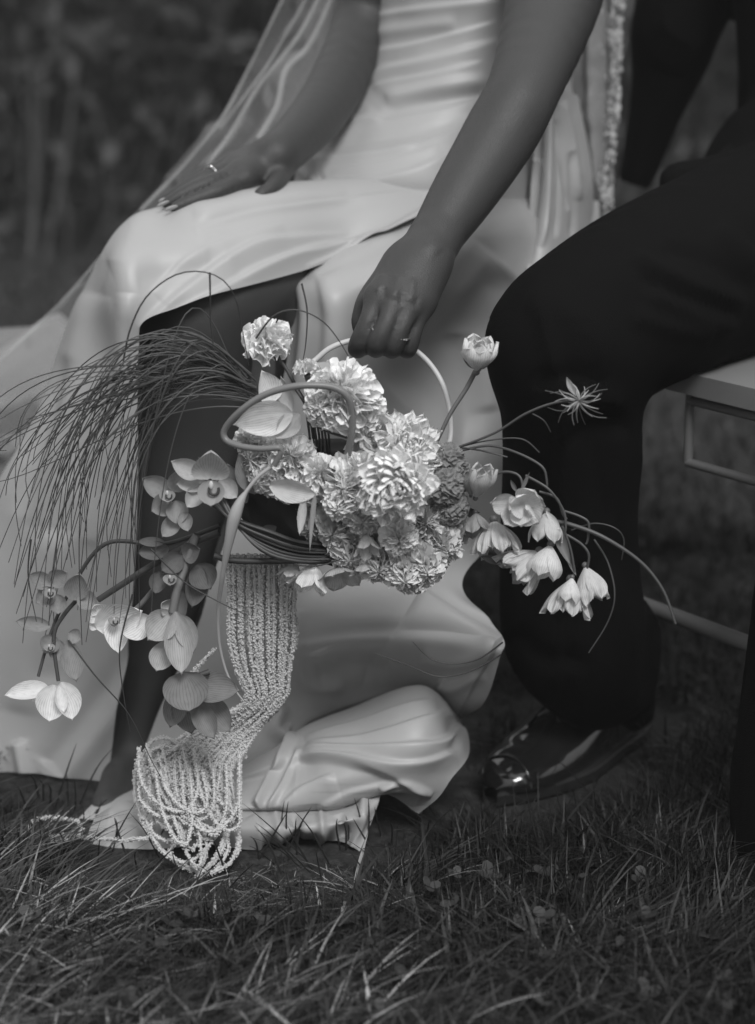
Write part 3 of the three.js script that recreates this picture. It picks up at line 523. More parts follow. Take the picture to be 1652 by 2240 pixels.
    const upper = gridGeo(40, 60, (u, v) => {
      const s = spline(st.map(x => x), v), a = u * Math.PI, c = Math.cos(a), sn = Math.sin(a);
      const hw = s[1] * Math.sign(c) * Math.pow(Math.abs(c), 0.75) * (1 - 0.25 * Math.pow(sn, 3)), h = 0.018 + (s[2] - 0.018) * Math.pow(sn, 0.8);
      const crs = 0.0012 * Math.sin(v * 60) * Math.exp(-Math.pow((v - 0.3) / 0.06, 2)) * sn;
      return T.clone().addScaledVector(ax, s[0] * len).addScaledVector(side, hw).setY(h + crs);
    });
    add('upper', upper, M.patent, g);
    const soleG = gridGeo(32, 6, (u, v) => { // welt and sole as a closed band with a flat tread
      const a = u * Math.PI * 2, tt = 0.5 - 0.5 * Math.cos(a), s = spline(st, tt), sg = Math.sin(a) >= 0 ? 1 : -1;
      const k = [0, 1, 1.0, 1.0, .98, 0, 0][Math.round(v * 6)], y = [.016, .018, .012, .004, 0.0, 0.0, 0][Math.round(v * 6)];
      return T.clone().addScaledVector(ax, (0.5 + (tt - 0.5) * (k > 0 ? 1.035 : 0)) * len).addScaledVector(side, sg * (s[1] + 0.005) * k).setY(y);
    });
    add('sole', soleG, M.sole, g);
    // toe cap seam, facings and laces
    const top = (t, w) => { const s = spline(st, t), c = Math.max(-1, Math.min(1, w / Math.max(0.01, s[1]))), sn = Math.sqrt(Math.max(0, 1 - c * c)); return T.clone().addScaledVector(ax, s[0] * len).addScaledVector(side, w * 0.92).setY(0.018 + (s[2] - 0.018) * Math.pow(sn, 0.8) + 0.0015); };
    const seam = []; for (let i = -6; i <= 6; i++) seam.push(top(0.20 - 0.0008 * i * i, i * 0.006)); add('toe_cap_seam', stemGeo(seam, .0014, .0014, 24, 6), M.patent, g);
    if (lacesOn) for (let i = 0; i < 5; i++) {
      const t = 0.40 + i * 0.075;
      for (const s of [-1, 1]) { const l = [top(t, -0.016 * s), top(t + 0.02, 0).setY(top(t + 0.02, 0).y + 0.004), top(t + 0.045, 0.016 * s)]; add('lace', stemGeo(l, .0022, .0022, 10, 6), M.patent, g); }
    }
    for (const s of [-1, 1]) { const f = []; for (let i = 0; i <= 6; i++) f.push(top(0.36 + i * 0.06, s * (0.016 + 0.002 * Math.sin(i)))); add('facing', stemGeo(f, .0028, .0028, 18, 6), M.patent, g); }
    return g;
  };
  shoe([1078, 1762], [1395, 1582], true);
  shoe([1690, 2060], [1800, 1840], false);
}

// ---------------------------------------------------------------- the bouquet
rnd = mulberry(77);
const leafy = (v, o = {}) => gm(v, 0.55, o);
const petalM = (v) => gm(Math.min(.93, v * 1.1), 0.95, { transmission: 0.2, thickness: 0, specularIntensity: 0.5 });
const PM = {}; const pm = v => PM[v] ??= petalM(v);
let veinTex; { // fine veins and a few freckles run the length of a broad petal
  const w = 128, h = 128, a = new Uint8Array(w * h * 4);
  for (let j = 0; j < h; j++) for (let i = 0; i < w; i++) {
    const u = i / w - .5, v = j / h, spread = u / (0.35 + 0.9 * v), l = Math.pow(Math.abs(Math.cos(spread * 34 + .6 * noise.noise(u * 9, v * 5, 1))), 14), f = noise.noise(i * .35, j * .35, 4) > .62 ? 1 : 0;
    const c = 255 * Math.min(1, 1 - .16 * l - .22 * f + .08 * noise.noise(u * 7, v * 7, 9)), k = (j * w + i) * 4; a[k] = a[k + 1] = a[k + 2] = Math.max(0, Math.min(255, c)); a[k + 3] = 255;
  }
  veinTex = new THREE.DataTexture(a, w, h); veinTex.colorSpace = THREE.SRGBColorSpace; veinTex.magFilter = THREE.LinearFilter; veinTex.needsUpdate = true;
}
const PV = {}; const pv = v => PV[v] ??= gm(Math.min(.93, v * 1.15), 0.8, { transmission: 0.34, thickness: 0, specularIntensity: 0.5, map: veinTex });
const stemM = gm(0.055, 0.5), stemPale = gm(0.20, 0.45), stemMid = gm(0.11, 0.45), bladeM = gm(0.045, 0.45), bladeM2 = gm(0.08, 0.45), hoopM = gm(0.5, 0.5), darkLeaf = gm(0.045, 0.5), amaranthM = gm(0.56, 0.8), celosiaM = gm(0.20, 0.8), markM = gm(0.03, 0.6), brownM = gm(0.05, 0.6);
const bouquet = tag(group('bouquet'), 'loose white bouquet with hoop handle, trailing grass, orchids and hanging amaranth strands', 'bouquet');
function petalGeo(L, W, o = {}) {
  const { a = 0.9, b = 0.75, cup = 0.25, bend = 0.1, ruf = 0, rf = 9, serr = 0, sf = 4.5, nu = 8, nv = 10, twist = 0, vein = 0, ph = rnd() * 9, root = 0.12 } = o;
  return gridGeo(nu, nv, (u, v) => {
    const s = 2 * u - 1, pr = Math.max(v < 0.5 ? root * (1 - v) : 0, Math.pow(Math.max(0, Math.sin(Math.PI * Math.min(1, Math.pow(v, a)))), b));
    let x = s * W / 2 * pr, y = L * v * (1 - 0.06 * s * s * v), z = cup * W * (s * s - 0.35) * pr + bend * L * v * v;
    z += ruf * W * Math.sin(s * rf + ph) * v * v * (0.4 + Math.abs(s)); y += serr * L * (Math.abs(((u * sf + ph) % 1) - 0.5) - 0.25) * v * v * v;
    z += vein * W * Math.cos(s * 14) * pr;
    const c = Math.cos(twist * v), q = Math.sin(twist * v);
    return V(x * c - z * q, y, x * q + z * c);
  });
}
function orient(o, base, tip, roll = 0, towards) {
  const y = tip.clone().sub(base).normalize(), e = (towards || camera.position.clone().sub(base)).clone().normalize(), x = y.clone().cross(e).normalize(), z = x.clone().cross(y);
  o.quaternion.setFromRotationMatrix(new THREE.Matrix4().makeBasis(x, y, z)); o.rotateY(roll); o.position.copy(base); return o;
}
function petalAt(parent, base, tip, wpx, tone, o = {}) { // petal from base to tip in the scene
  const A = pp(base), B = pp(tip);
  return orient(add(o.name || 'petal', petalGeo(A.distanceTo(B), wpx * PXM(base[2]), o), typeof tone === 'number' ? pv(tone) : tone, parent), A, B, o.roll || 0);
}
function flowerFrame(name, px, py, D, face) { // a group whose +Z looks out of the flower
  const g = group(name, bouquet, P(px, py, D)); g.quaternion.setFromUnitVectors(V(0, 0, 1), V(face[0], face[1], face[2] ?? 1).normalize()); return g;
}
const sph = (tilt, az) => V(Math.sin(tilt) * Math.cos(az), Math.sin(tilt) * Math.sin(az), Math.cos(tilt));
function carnation(px, py, D, rpx, face, tone = 0.88, N = 6, spread = 1.5) { // nested frilled rosettes
  const g = flowerFrame('carnation', px, py, D, face), R = rpx * PXM(D), bits = [], K = Math.max(4, Math.round(N > 20 ? N / 9 : N));
  for (let k = 0; k < K; k++) {
    const q = k / (K - 1), T = spread * 1.12 * (1 - q) + 0.18 * q, L = R * (1.22 - 0.22 * q) * rr(.95, 1.05), n = 5 + Math.floor(rr(0, 3)), p0 = rr(0, 6.28), p1 = rr(0, 6.28), p2 = rr(0, 6.28), m = n * 3 + 1, h = 26 + Math.floor(rr(0, 8));
    bits.push(gridGeo(132, 7, (u, v) => {
      const a = u * Math.PI * 2, w = v * v, lob = 0.10 * Math.abs(Math.sin(n * a / 2 + p2));
      const t = T + w * (0.30 * Math.sin(n * a + p0) + 0.17 * Math.sin(m * a + p1 + 0.6 * Math.sin(2 * a))) , aa = a + 0.10 * w * Math.sin(m * a + p0);
      const l = L * v * (0.93 + lob * w + 0.045 * v * v * v * v * Math.sin(h * a + p1) + 0.05 * w * Math.sin(2 * a + p2));
      const d = sph(Math.max(0.05, t), aa).multiplyScalar(l); d.z -= R * 0.42; return d;
    }));
  }
  add('ruffled_petals', mergeGeometries(bits), pm(tone), g);
  const c = new THREE.LatheGeometry([[0, -1.35], [.2, -1.3], [.27, -1.0], [.3, -.6], [.42, -.35]].map(a => new THREE.Vector2(a[0] * R, a[1] * R)), 12); c.rotateX(Math.PI / 2); add('calyx', c, stemMid, g);
  return g;
}
function zinnia(px, py, D, rpx, face, tone = 0.82) {
  const g = flowerFrame('zinnia', px, py, D, face), R = rpx * PXM(D);
  const kinds = [0, 1, 2].map(() => petalGeo(1, 0.36, { a: 1.9, b: 0.5, cup: 0.28, bend: 0.3, nu: 8, nv: 8, ruf: 0.14, rf: 7, serr: .05 })), inner = [];
  const rings = [[24, 1.75, 1.0], [25, 1.55, 1.0], [25, 1.36, .98], [24, 1.17, .95], [22, .98, .9], [19, .78, .84], [14, .56, .7], [9, .36, .55]];
  rings.forEach(([n, tilt, L], k) => { for (let i = 0; i < n; i++) {
    const d = sph(tilt + rr(-.17, .17), (i + (k % 2) / 2 + rr(-.4, .4)) / n * Math.PI * 2), geo = kinds[Math.floor(rnd() * 3)], o = k < 4 ? add('petal', geo, pm(tone), g) : new THREE.Object3D();
    orient(o, V(0, 0, 0), d, rr(-.55, .55), V(0, 0, 1).addScaledVector(d, -0.5)); o.position.set(0, 0, R * (0.03 * k - 0.22)).addScaledVector(d, R * 0.06); o.scale.setScalar(R * L * rr(.8, 1.1)); o.scale.x *= rr(.85, 1.25);
    if (k >= 4) { o.updateMatrix(); inner.push(geo.clone().applyMatrix4(o.matrix)); }
  } });
  const dome = add('bounce_dome', new THREE.SphereGeometry(R * 0.66, 24, 16), pm(tone), g); dome.scale.z = .62; dome.position.z = -R * 0.06;  // white inner dome added to close dark gaps and bounce light between petals
  tag(add('inner_petals', mergeGeometries(inner), pm(tone), g), null, null, null, 'stuff');
  const pist = []; for (let i = 0; i < 40; i++) { const t = Math.sqrt(i / 40) * 0.2, a = i * 2.4, c = new THREE.ConeGeometry(R * 0.03, R * rr(.2, .34), 5); c.rotateX(Math.PI / 2 + rr(-.3, .3)); c.translate(Math.cos(a) * t * R, Math.sin(a) * t * R, R * 0.40); pist.push(c); }
  add('florets', mergeGeometries(pist), gm(0.42, 0.7), g);
  return g;
}
function bell(base, tip, rpx, n, tone, o = {}) { // a cupped flower on a nodding stem
  const g = group(o.name || 'hellebore', bouquet), A = pp(base), B = pp(tip), L = A.distanceTo(B), R = rpx * PXM(base[2]), { open = 0.9, ruf = 0.06, layers = 1 } = o;
  for (let q = 0; q < layers; q++) for (let i = 0; i < n; i++) {
    const a0 = (i + q * 0.5) / n * Math.PI * 2 + (o.ph || 0), wd = (o.wide || 1.25) * Math.PI / n, Ls = L * (q ? 0.86 : 1) * rr(.92, 1.06), p0 = rnd() * 9;
    const geo = gridGeo(10, 12, (u, v) => {
      const s = 2 * u - 1, sh = Math.pow(Math.max(0, Math.sin(Math.PI * Math.min(1, 0.1 + 0.9 * Math.pow(v, 0.8)) )), 0.35) * (v > 0.86 ? 1 - 0.55 * Math.pow((v - 0.86) / 0.14, 2) : 1);
      const a = a0 + s * wd * Math.max(0.05, sh), r = R * (q ? 0.8 : 1) * (Math.sin(Math.min(1, v * 1.25) * Math.PI / 2) * (v < .7 ? 1 : 1 + (open - 1) * (v - .7) / .3)) * (1 - 0.07 * (i % 2) + ruf * Math.sin(s * 5 + p0) * v);
      return V(Math.cos(a) * r, Ls * (v - 0.05 * s * s * v), Math.sin(a) * r);
    });
    orient(add('petal', geo, pv(tone), g), A, B, 0);
  }
  if (o.stem !== false) { const c = new THREE.SphereGeometry(R * 0.2, 10, 8); const s = add('receptacle', c, stemMid, g); s.position.copy(A); }
  return g;
}
function stem(pts, r0, r1, m = stemM, name = 'stem', seg = 30) { return add(name, stemGeo(pts, r0, r1, seg, 7), m, bouquet); }

// hoop handle
stem([[672, 800, 1.94], [690, 788, 1.945], [722, 762, 1.948], [765, 746, 1.952], [815, 740, 1.956], [865, 746, 1.958], [905, 764, 1.96], [942, 798, 1.955], [970, 845, 1.945], [985, 905, 1.935], [984, 965, 1.925], [965, 1010, 1.92]], 0.0027, 0.0027, hoopM, 'hoop_handle', 60);
// a hidden heart of moss and leaves that everything is set in
{
  const g = new THREE.SphereGeometry(1, 40, 30), p = g.attributes.position, c = P(760, 1110, 1.93);
  for (let i = 0; i < p.count; i++) { const v = V().fromBufferAttribute(p, i), k = 1 + 0.18 * noise.noise(v.x * 3, v.y * 3, v.z * 3); p.setXYZ(i, v.x * 0.105 * k, v.y * 0.058 * k, v.z * 0.045 * k); }
  g.computeVertexNormals(); const o = add('moss_ball', g, gm(0.035, 0.9), bouquet); o.position.copy(c); o.rotation.z = -0.25;
}
for (let i = 0; i < 30; i++) { // dark leaves between the blooms
  const a = rr(0, 6.28), x = 760 + Math.cos(a) * rr(60, 250), y = 1095 + Math.sin(a) * rr(40, 150) + (x - 760) * 0.1, l = rr(35, 65);
  const b = [x, y, rr(1.885, 1.93)]; petalAt(bouquet, b, [x + Math.cos(a) * l * .7 + rr(-20, 20), y + Math.sin(a) * l * .6 + rr(-15, 25), b[2] - rr(0, .02)], rr(18, 34), darkLeaf, { name: 'leaf', cup: .15, roll: rr(-.5, .5) });
}
// carnations
carnation(583, 735, 1.90, 45, [-.05, .75, .75], 0.82, 52, 1.5);
stem([[592, 775, 1.905], [622, 800, 1.905], [650, 850, 1.90], [672, 890, 1.90], [690, 960, 1.905]], .0018, .0018);
carnation(748, 858, 1.862, 70, [-.05, .5, .85], .9, 8); carnation(712, 888, 1.858, 46, [-.45, 0, 1], 0.84); carnation(800, 890, 1.875, 46, [.4, .4, .8], .9);
carnation(670, 808, 1.885, 27, [-.2, 1, .35], 0.7, 24, 0.8);
carnation(598, 1005, 1.885, 42, [-.4, .3, 1], 0.7); carnation(640, 1000, 1.87, 46, [-.1, .4, 1], 0.78); carnation(705, 1035, 1.855, 40, [.1, .5, 1], 0.8); carnation(576, 1050, 1.875, 34, [-.6, -.2, 1], 0.74);
carnation(760, 1065, 1.845, 58, [-.25, .1, 1], 0.8); carnation(790, 1030, 1.85, 46, [.1, .6, .8], 0.8); carnation(745, 1105, 1.84, 40, [-.3, -.3, 1], .78);
carnation(818, 935, 1.88, 44, [.25, .5, .8], 0.74); carnation(825, 985, 1.87, 36, [-.1, .1, 1], 0.7);
carnation(538, 960, 1.89, 26, [-.3, .6, 1], 0.62, 30); carnation(872, 1178, 1.835, 38, [.05, -.1, 1], 0.78); carnation(795, 1135, 1.845, 40, [-.1, -.2, 1], 0.72);
carnation(738, 1155, 1.865, 50, [-.4, -.3, 1], 0.66); carnation(690, 1150, 1.885, 44, [-.5, -.2, 1], 0.55); carnation(770, 1210, 1.865, 52, [-.2, -.4, 1], 0.68);
carnation(830, 1235, 1.855, 46, [0, -.4, 1], 0.7); carnation(885, 1255, 1.85, 44, [.1, -.5, 1], 0.78); carnation(930, 1240, 1.855, 48, [.2, -.4, 1], 0.74); carnation(905, 1275, 1.86, 38, [.1, -.8, .8], 0.62);
carnation(970, 1195, 1.865, 46, [.4, -.2, 1], 0.68); carnation(930, 1140, 1.86, 42, [.1, 0, 1], 0.62); carnation(1000, 1160, 1.885, 36, [.5, -.1, 1], 0.6);
carnation(820, 1180, 1.86, 36, [0, -.2, 1], 0.6); carnation(660, 1100, 1.90, 40, [-.5, -.2, 1], 0.4); carnation(625, 1130, 1.91, 42, [-.5, -.2, 1], 0.3); carnation(560, 1005, 1.885, 40, [-.5, .2, 1], 0.6); carnation(670, 1060, 1.865, 40, [-.2, .1, 1], 0.82); carnation(620, 1060, 1.87, 36, [-.3, 0, 1], 0.78); carnation(700, 905, 1.86, 34, [-.3, -.4, 1], 0.66); carnation(790, 920, 1.865, 34, [.2, -.1, 1], 0.8);
// trumpet-like pale petals at the waist of the bouquet
bell([690, 1228, 1.88], [672, 1292, 1.868], 34, 5, 0.78, { name: 'lisianthus', open: 1.35, ruf: .1 }); bell([800, 1165, 1.85], [806, 1215, 1.835], 24, 5, 0.66, { name: 'lisianthus', open: 1.25, ruf: .08 });
bell([740, 1240, 1.875], [745, 1275, 1.865], 44, 5, 0.55, { name: 'lisianthus', open: 1.2, ruf: .08 }); bell([845, 960, 1.88], [822, 952, 1.855], 40, 5, 0.7, { name: 'lisianthus', open: 1.2, ruf: .06 });
bell([650, 1230, 1.885], [632, 1270, 1.875], 22, 5, 0.72, { name: 'lisianthus', open: 1.3, ruf: .1 }); bell([800, 1225, 1.86], [800, 1262, 1.85], 26, 5, 0.64, { name: 'lisianthus', open: 1.3, ruf: .1 });
bell([790, 940, 1.88], [785, 985, 1.865], 26, 5, 0.66, { name: 'lisianthus', open: 1.2, ruf: .1 });
// the two great zinnias
zinnia(890, 985, 1.865, 84, [.3, .5, .8], .9); zinnia(866, 1062, 1.815, 88, [-.05, .1, 1], .9);
// rose on a straight stem
bell([1042, 814, 1.902], [1053, 744, 1.893], 40, 6, 0.7, { name: 'rose', open: .88, ruf: .12, layers: 2, wide: 1.7 }); bell([1042, 812, 1.90], [1050, 746, 1.889], 27, 5, 0.72, { name: 'rose', open: .7, ruf: .1, layers: 2, wide: 1.7, stem: false });
stem([[1040, 812, 1.905], [1020, 850, 1.905], [985, 905, 1.90], [955, 968, 1.895]], .0024, .0018, stemMid);
for (let i = 0; i < 5; i++) petalAt(bouquet, [1042, 808, 1.90], [1042 + Math.cos(i * 1.3) * 34, 792 + Math.sin(i * 1.9) * 14, 1.895 + 0.01 * Math.sin(i)], 12, stemMid, { name: 'sepal', cup: .1 });
// cockscomb: folded, brain-like velvet
{
  const g = group('cockscomb', bouquet);
  for (const [px, py, D, ax, ay] of [[978, 1012, 1.868, 42, 44], [972, 1062, 1.86, 44, 46], [985, 1108, 1.868, 42, 44], [1000, 1040, 1.88, 36, 40]]) {
    const geo = new THREE.SphereGeometry(1, 150, 110), p = geo.attributes.position, sx = ax * PXM(D), sy = ay * PXM(D);
    for (let i = 0; i < p.count; i++) {
      const v = V().fromBufferAttribute(p, i), q = v.clone().multiplyScalar(3.1), wob = noise.noise(q.x * .8 + px, q.y * .8, q.z * .8);
      const n = noise.noise(q.x + wob * 1.4 + px, q.y + wob, q.z), rdg = Math.pow(1 - Math.min(1, Math.abs(n) * 3.0), 1.2), k = 0.80 + 0.26 * rdg + 0.05 * wob + 0.02 * noise.noise(q.x * 9, q.y * 9, q.z * 9);
      p.setXYZ(i, v.x * sx * k, v.y * sy * k, v.z * sx * 0.8 * k);
    }
    geo.computeVertexNormals(); const o = add('velvet_comb', geo, celosiaM, g); o.position.copy(P(px, py, D));
  }
}
// large pointed petals of arum and magnolia left of the hoop
petalAt(bouquet, [640, 905, 1.87], [508, 930, 1.862], 78, 0.74, { a: .8, cup: .35, bend: .08, vein: .012, nu: 16, nv: 18 }); petalAt(bouquet, [598, 880, 1.885], [568, 808, 1.88], 62, 0.8, { a: .7, cup: .3, roll: .4, nu: 12, nv: 14 });
petalAt(bouquet, [640, 900, 1.885], [618, 820, 1.89], 40, 0.45, { a: .8, cup: .3, roll: -.6 }); petalAt(bouquet, [655, 905, 1.88], [600, 965, 1.86], 50, 0.5, { a: .9, cup: .3 });
petalAt(bouquet, [590, 1062, 1.85], [696, 1085, 1.835], 54, 0.62, { a: .9, cup: .35, bend: -.08, nu: 14, nv: 16, roll: .3 }); petalAt(bouquet, [665, 1090, 1.84], [655, 1172, 1.838], 20, 0.6, { a: .8, cup: .3 }); petalAt(bouquet, [690, 1080, 1.838], [672, 1205, 1.84], 12, 0.4, { a: .6, cup: .3, twist: .5 });
petalAt(bouquet, [560, 1080, 1.89], [520, 985, 1.885], 56, 0.36, { a: .9, cup: .3 }); petalAt(bouquet, [540, 1100, 1.9], [495, 1010, 1.9], 40, 0.3, { a: .9, cup: .3 });
// green arum stem bending twice through the flowers, its pale spathe, and the long thin tail
stem([[757, 1010, 1.86], [768, 960, 1.85], [771, 910, 1.845], [760, 868, 1.84], [730, 848, 1.84], [680, 843, 1.838], [630, 848, 1.838], [575, 866, 1.84], [525, 900, 1.843], [492, 938, 1.85], [494, 962, 1.85], [525, 976, 1.845], [570, 982, 1.84], [610, 980, 1.838], [616, 988, 1.838], [600, 1018, 1.84]], .0036, .0028, gm(0.17, 0.4), 'stem', 90);
add('spathe', stemGeo([[592, 1022, 1.842], [562, 1046, 1.842], [530, 1090, 1.842], [512, 1135, 1.843], [500, 1190, 1.848], [487, 1260, 1.86], [478, 1330, 1.88], [479, 1400, 1.89], [492, 1460, 1.895], [512, 1505, 1.895], [532, 1533, 1.895]], 0, 0, 90, 8, v => v < .12 ? .0018 : v < .22 ? .0018 + .0042 * Math.sin((v - .12) / .1 * Math.PI / 2) : v < .42 ? .0060 - .0036 * (v - .22) / .2 : Math.max(.0007, .0024 - .0024 * (v - .42))), gm(0.40, 0.45), bouquet);
// dark twigs between the upper flowers
stem([[672, 888, 1.885], [700, 935, 1.88], [768, 960, 1.87]], .0014, .0012); stem([[640, 840, 1.89], [668, 885, 1.885], [680, 930, 1.885]], .0016, .0012); for (let i = 0; i < 7; i++) stem([[672 + i * 7, 915 + rr(-8, 8), 1.89], [678 + i * 7, 960, 1.892], [684 + i * 6 + rr(-6, 6), 1010, 1.90]], .0012, .0010, bladeM);

// orchids on the left: [base, tip, width, tone, options] for every petal
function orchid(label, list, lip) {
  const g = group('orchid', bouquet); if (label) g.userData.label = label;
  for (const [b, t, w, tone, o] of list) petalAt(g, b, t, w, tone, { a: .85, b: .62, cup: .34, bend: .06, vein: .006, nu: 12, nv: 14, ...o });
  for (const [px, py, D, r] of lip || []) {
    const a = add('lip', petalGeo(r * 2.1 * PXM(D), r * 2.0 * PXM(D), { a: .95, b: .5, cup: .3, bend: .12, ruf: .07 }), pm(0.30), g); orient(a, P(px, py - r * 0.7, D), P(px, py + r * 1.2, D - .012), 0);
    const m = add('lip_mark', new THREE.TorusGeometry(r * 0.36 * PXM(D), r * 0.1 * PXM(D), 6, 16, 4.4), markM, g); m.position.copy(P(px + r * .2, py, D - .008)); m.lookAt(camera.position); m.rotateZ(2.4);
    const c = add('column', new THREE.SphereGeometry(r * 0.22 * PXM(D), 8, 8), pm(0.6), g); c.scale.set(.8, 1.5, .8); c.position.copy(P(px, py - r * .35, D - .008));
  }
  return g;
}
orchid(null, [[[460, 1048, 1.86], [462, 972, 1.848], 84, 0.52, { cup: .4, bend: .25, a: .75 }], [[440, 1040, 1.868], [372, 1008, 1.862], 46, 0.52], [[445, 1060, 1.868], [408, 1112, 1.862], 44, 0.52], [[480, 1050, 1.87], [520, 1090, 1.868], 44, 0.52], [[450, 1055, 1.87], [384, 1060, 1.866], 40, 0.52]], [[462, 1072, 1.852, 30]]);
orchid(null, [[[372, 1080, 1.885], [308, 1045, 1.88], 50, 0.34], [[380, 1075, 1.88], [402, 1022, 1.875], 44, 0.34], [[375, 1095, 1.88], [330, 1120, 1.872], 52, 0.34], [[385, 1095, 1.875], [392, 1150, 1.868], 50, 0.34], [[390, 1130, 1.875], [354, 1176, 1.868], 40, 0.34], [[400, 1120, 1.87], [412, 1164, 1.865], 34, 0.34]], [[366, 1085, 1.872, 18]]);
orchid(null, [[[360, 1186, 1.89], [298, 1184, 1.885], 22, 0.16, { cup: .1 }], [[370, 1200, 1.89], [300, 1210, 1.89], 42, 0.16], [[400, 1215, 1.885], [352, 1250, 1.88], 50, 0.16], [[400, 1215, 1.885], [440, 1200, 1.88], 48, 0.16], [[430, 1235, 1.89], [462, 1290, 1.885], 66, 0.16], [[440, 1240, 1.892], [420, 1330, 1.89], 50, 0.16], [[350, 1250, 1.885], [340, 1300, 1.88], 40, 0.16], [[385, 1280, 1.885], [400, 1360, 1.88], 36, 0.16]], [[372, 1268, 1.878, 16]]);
orchid(null, [[[110, 1280, 1.905], [62, 1255, 1.90], 40, 0.32], [[110, 1275, 1.905], [150, 1250, 1.9], 44, 0.32], [[160, 1312, 1.9], [176, 1250, 1.892], 54, 0.32, { cup: .3, a: .9 }], [[172, 1300, 1.9], [214, 1330, 1.895], 44, 0.32], [[120, 1290, 1.905], [78, 1320, 1.9], 42, 0.32], [[125, 1300, 1.905], [128, 1345, 1.90], 40, 0.32]], [[108, 1298, 1.897, 15]]);  // tone lowered on this bloom and the next to imitate shade
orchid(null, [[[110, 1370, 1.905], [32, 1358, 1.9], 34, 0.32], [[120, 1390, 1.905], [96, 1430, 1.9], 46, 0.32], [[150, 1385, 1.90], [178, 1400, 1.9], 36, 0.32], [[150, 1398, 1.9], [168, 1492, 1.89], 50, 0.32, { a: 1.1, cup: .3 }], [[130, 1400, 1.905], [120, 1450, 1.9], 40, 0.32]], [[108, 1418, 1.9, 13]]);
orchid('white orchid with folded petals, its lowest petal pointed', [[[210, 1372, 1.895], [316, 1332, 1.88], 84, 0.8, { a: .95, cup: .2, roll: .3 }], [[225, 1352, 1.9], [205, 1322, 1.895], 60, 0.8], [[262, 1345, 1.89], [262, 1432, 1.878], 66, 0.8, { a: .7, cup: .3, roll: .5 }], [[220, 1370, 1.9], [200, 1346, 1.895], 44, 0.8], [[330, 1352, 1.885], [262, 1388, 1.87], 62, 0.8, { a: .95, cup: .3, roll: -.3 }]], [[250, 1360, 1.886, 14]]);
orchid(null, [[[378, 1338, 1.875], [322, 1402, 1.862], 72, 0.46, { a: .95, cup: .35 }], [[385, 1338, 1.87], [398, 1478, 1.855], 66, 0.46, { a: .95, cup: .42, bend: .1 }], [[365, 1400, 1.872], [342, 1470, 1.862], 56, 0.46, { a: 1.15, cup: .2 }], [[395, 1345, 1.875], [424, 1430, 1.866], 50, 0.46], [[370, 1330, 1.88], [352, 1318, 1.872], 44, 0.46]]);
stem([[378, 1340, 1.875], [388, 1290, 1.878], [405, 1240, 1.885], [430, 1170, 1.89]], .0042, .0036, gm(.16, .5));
orchid('orchid hanging lowest, shade painted into its tone, petals pointing down', [[[400, 1470, 1.862], [416, 1560, 1.848], 104, 0.24, { a: .8, b: .5, cup: .3, bend: .12 }], [[420, 1500, 1.87], [528, 1512, 1.86], 74, 0.24, { a: .8, cup: .25, roll: -.2 }], [[425, 1530, 1.868], [470, 1618, 1.858], 54, 0.24, { a: .95, cup: .4 }], [[395, 1505, 1.872], [372, 1592, 1.868], 56, 0.24, { a: .9, cup: .3 }], [[440, 1520, 1.876], [505, 1602, 1.872], 62, 0.24, { a: .9, cup: .3 }], [[400, 1510, 1.88], [420, 1606, 1.876], 70, 0.24]], []);  // the grey stands in for the shade this bloom hangs in
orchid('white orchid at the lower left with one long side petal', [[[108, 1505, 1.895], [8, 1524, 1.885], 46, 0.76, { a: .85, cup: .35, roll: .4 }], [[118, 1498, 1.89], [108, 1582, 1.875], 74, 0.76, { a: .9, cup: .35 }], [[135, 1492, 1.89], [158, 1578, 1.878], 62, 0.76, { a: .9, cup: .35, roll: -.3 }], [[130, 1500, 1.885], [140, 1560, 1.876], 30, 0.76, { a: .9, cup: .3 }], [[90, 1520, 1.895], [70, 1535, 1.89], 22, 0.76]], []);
// stems of the orchid spikes
stem([[480, 1165, 1.895], [430, 1185, 1.895], [340, 1232, 1.895], [215, 1312, 1.9]], .0036, .003, gm(.05, .5)); stem([[480, 1150, 1.90], [360, 1190, 1.9], [230, 1190, 1.905], [150, 1300, 1.915], [110, 1390, 1.91], [84, 1480, 1.90]], .0024, .0016, stemM, 'stem', 40);
stem([[430, 1170, 1.89], [360, 1260, 1.895], [310, 1320, 1.895], [280, 1345, 1.895]], .003, .0024, gm(.12, .5)); stem([[190, 1290, 1.91], [140, 1345, 1.908], [118, 1395, 1.905], [128, 1490, 1.895]], .0022, .0018, stemM);
stem([[398, 1478, 1.87], [402, 1440, 1.88], [405, 1380, 1.885]], .002, .002, gm(.08, .5)); stem([[395, 1480, 1.868], [430, 1478, 1.866], [458, 1470, 1.868]], .0016, .003, brownM);
// right hand cluster
bell([1040, 1090, 1.865], [1062, 1022, 1.85], 30, 5, 0.62, { name: 'rosebud', open: .85, ruf: .12, layers: 2, wide: 1.5 }); bell([1030, 1085, 1.87], [1028, 1035, 1.86], 20, 4, 0.42, { name: 'rosebud', open: .9 });
{
  const g = group('hellebore', bouquet), c = [1140, 1104, 1.855];
  for (const [t, w, tone, o] of [[[1172, 1066, 1.84], 62, .66, { roll: .2 }], [[1124, 1080, 1.835], 56, .72, { a: 1.1 }], [[1068, 1096, 1.845], 50, .6, { roll: -.3 }], [[1108, 1120, 1.835], 54, .66, {}], [[1100, 1152, 1.84], 52, .56, {}], [[1140, 1158, 1.835], 50, .62, {}], [[1182, 1148, 1.84], 62, .55, {}], [[1196, 1108, 1.85], 50, .48, {}]])
    petalAt(g, c, t, w, tone, { a: 1.35, b: .5, cup: .2, ruf: .06, bend: .15, nu: 10, nv: 10, ...o });
  for (let i = 0; i < 5; i++) petalAt(g, [1150, 1104, 1.848], [1162 + i * 3, 1118 + i * 5, 1.835], 12, .74, { name: 'stamen', a: 1.2, cup: .2 });
}
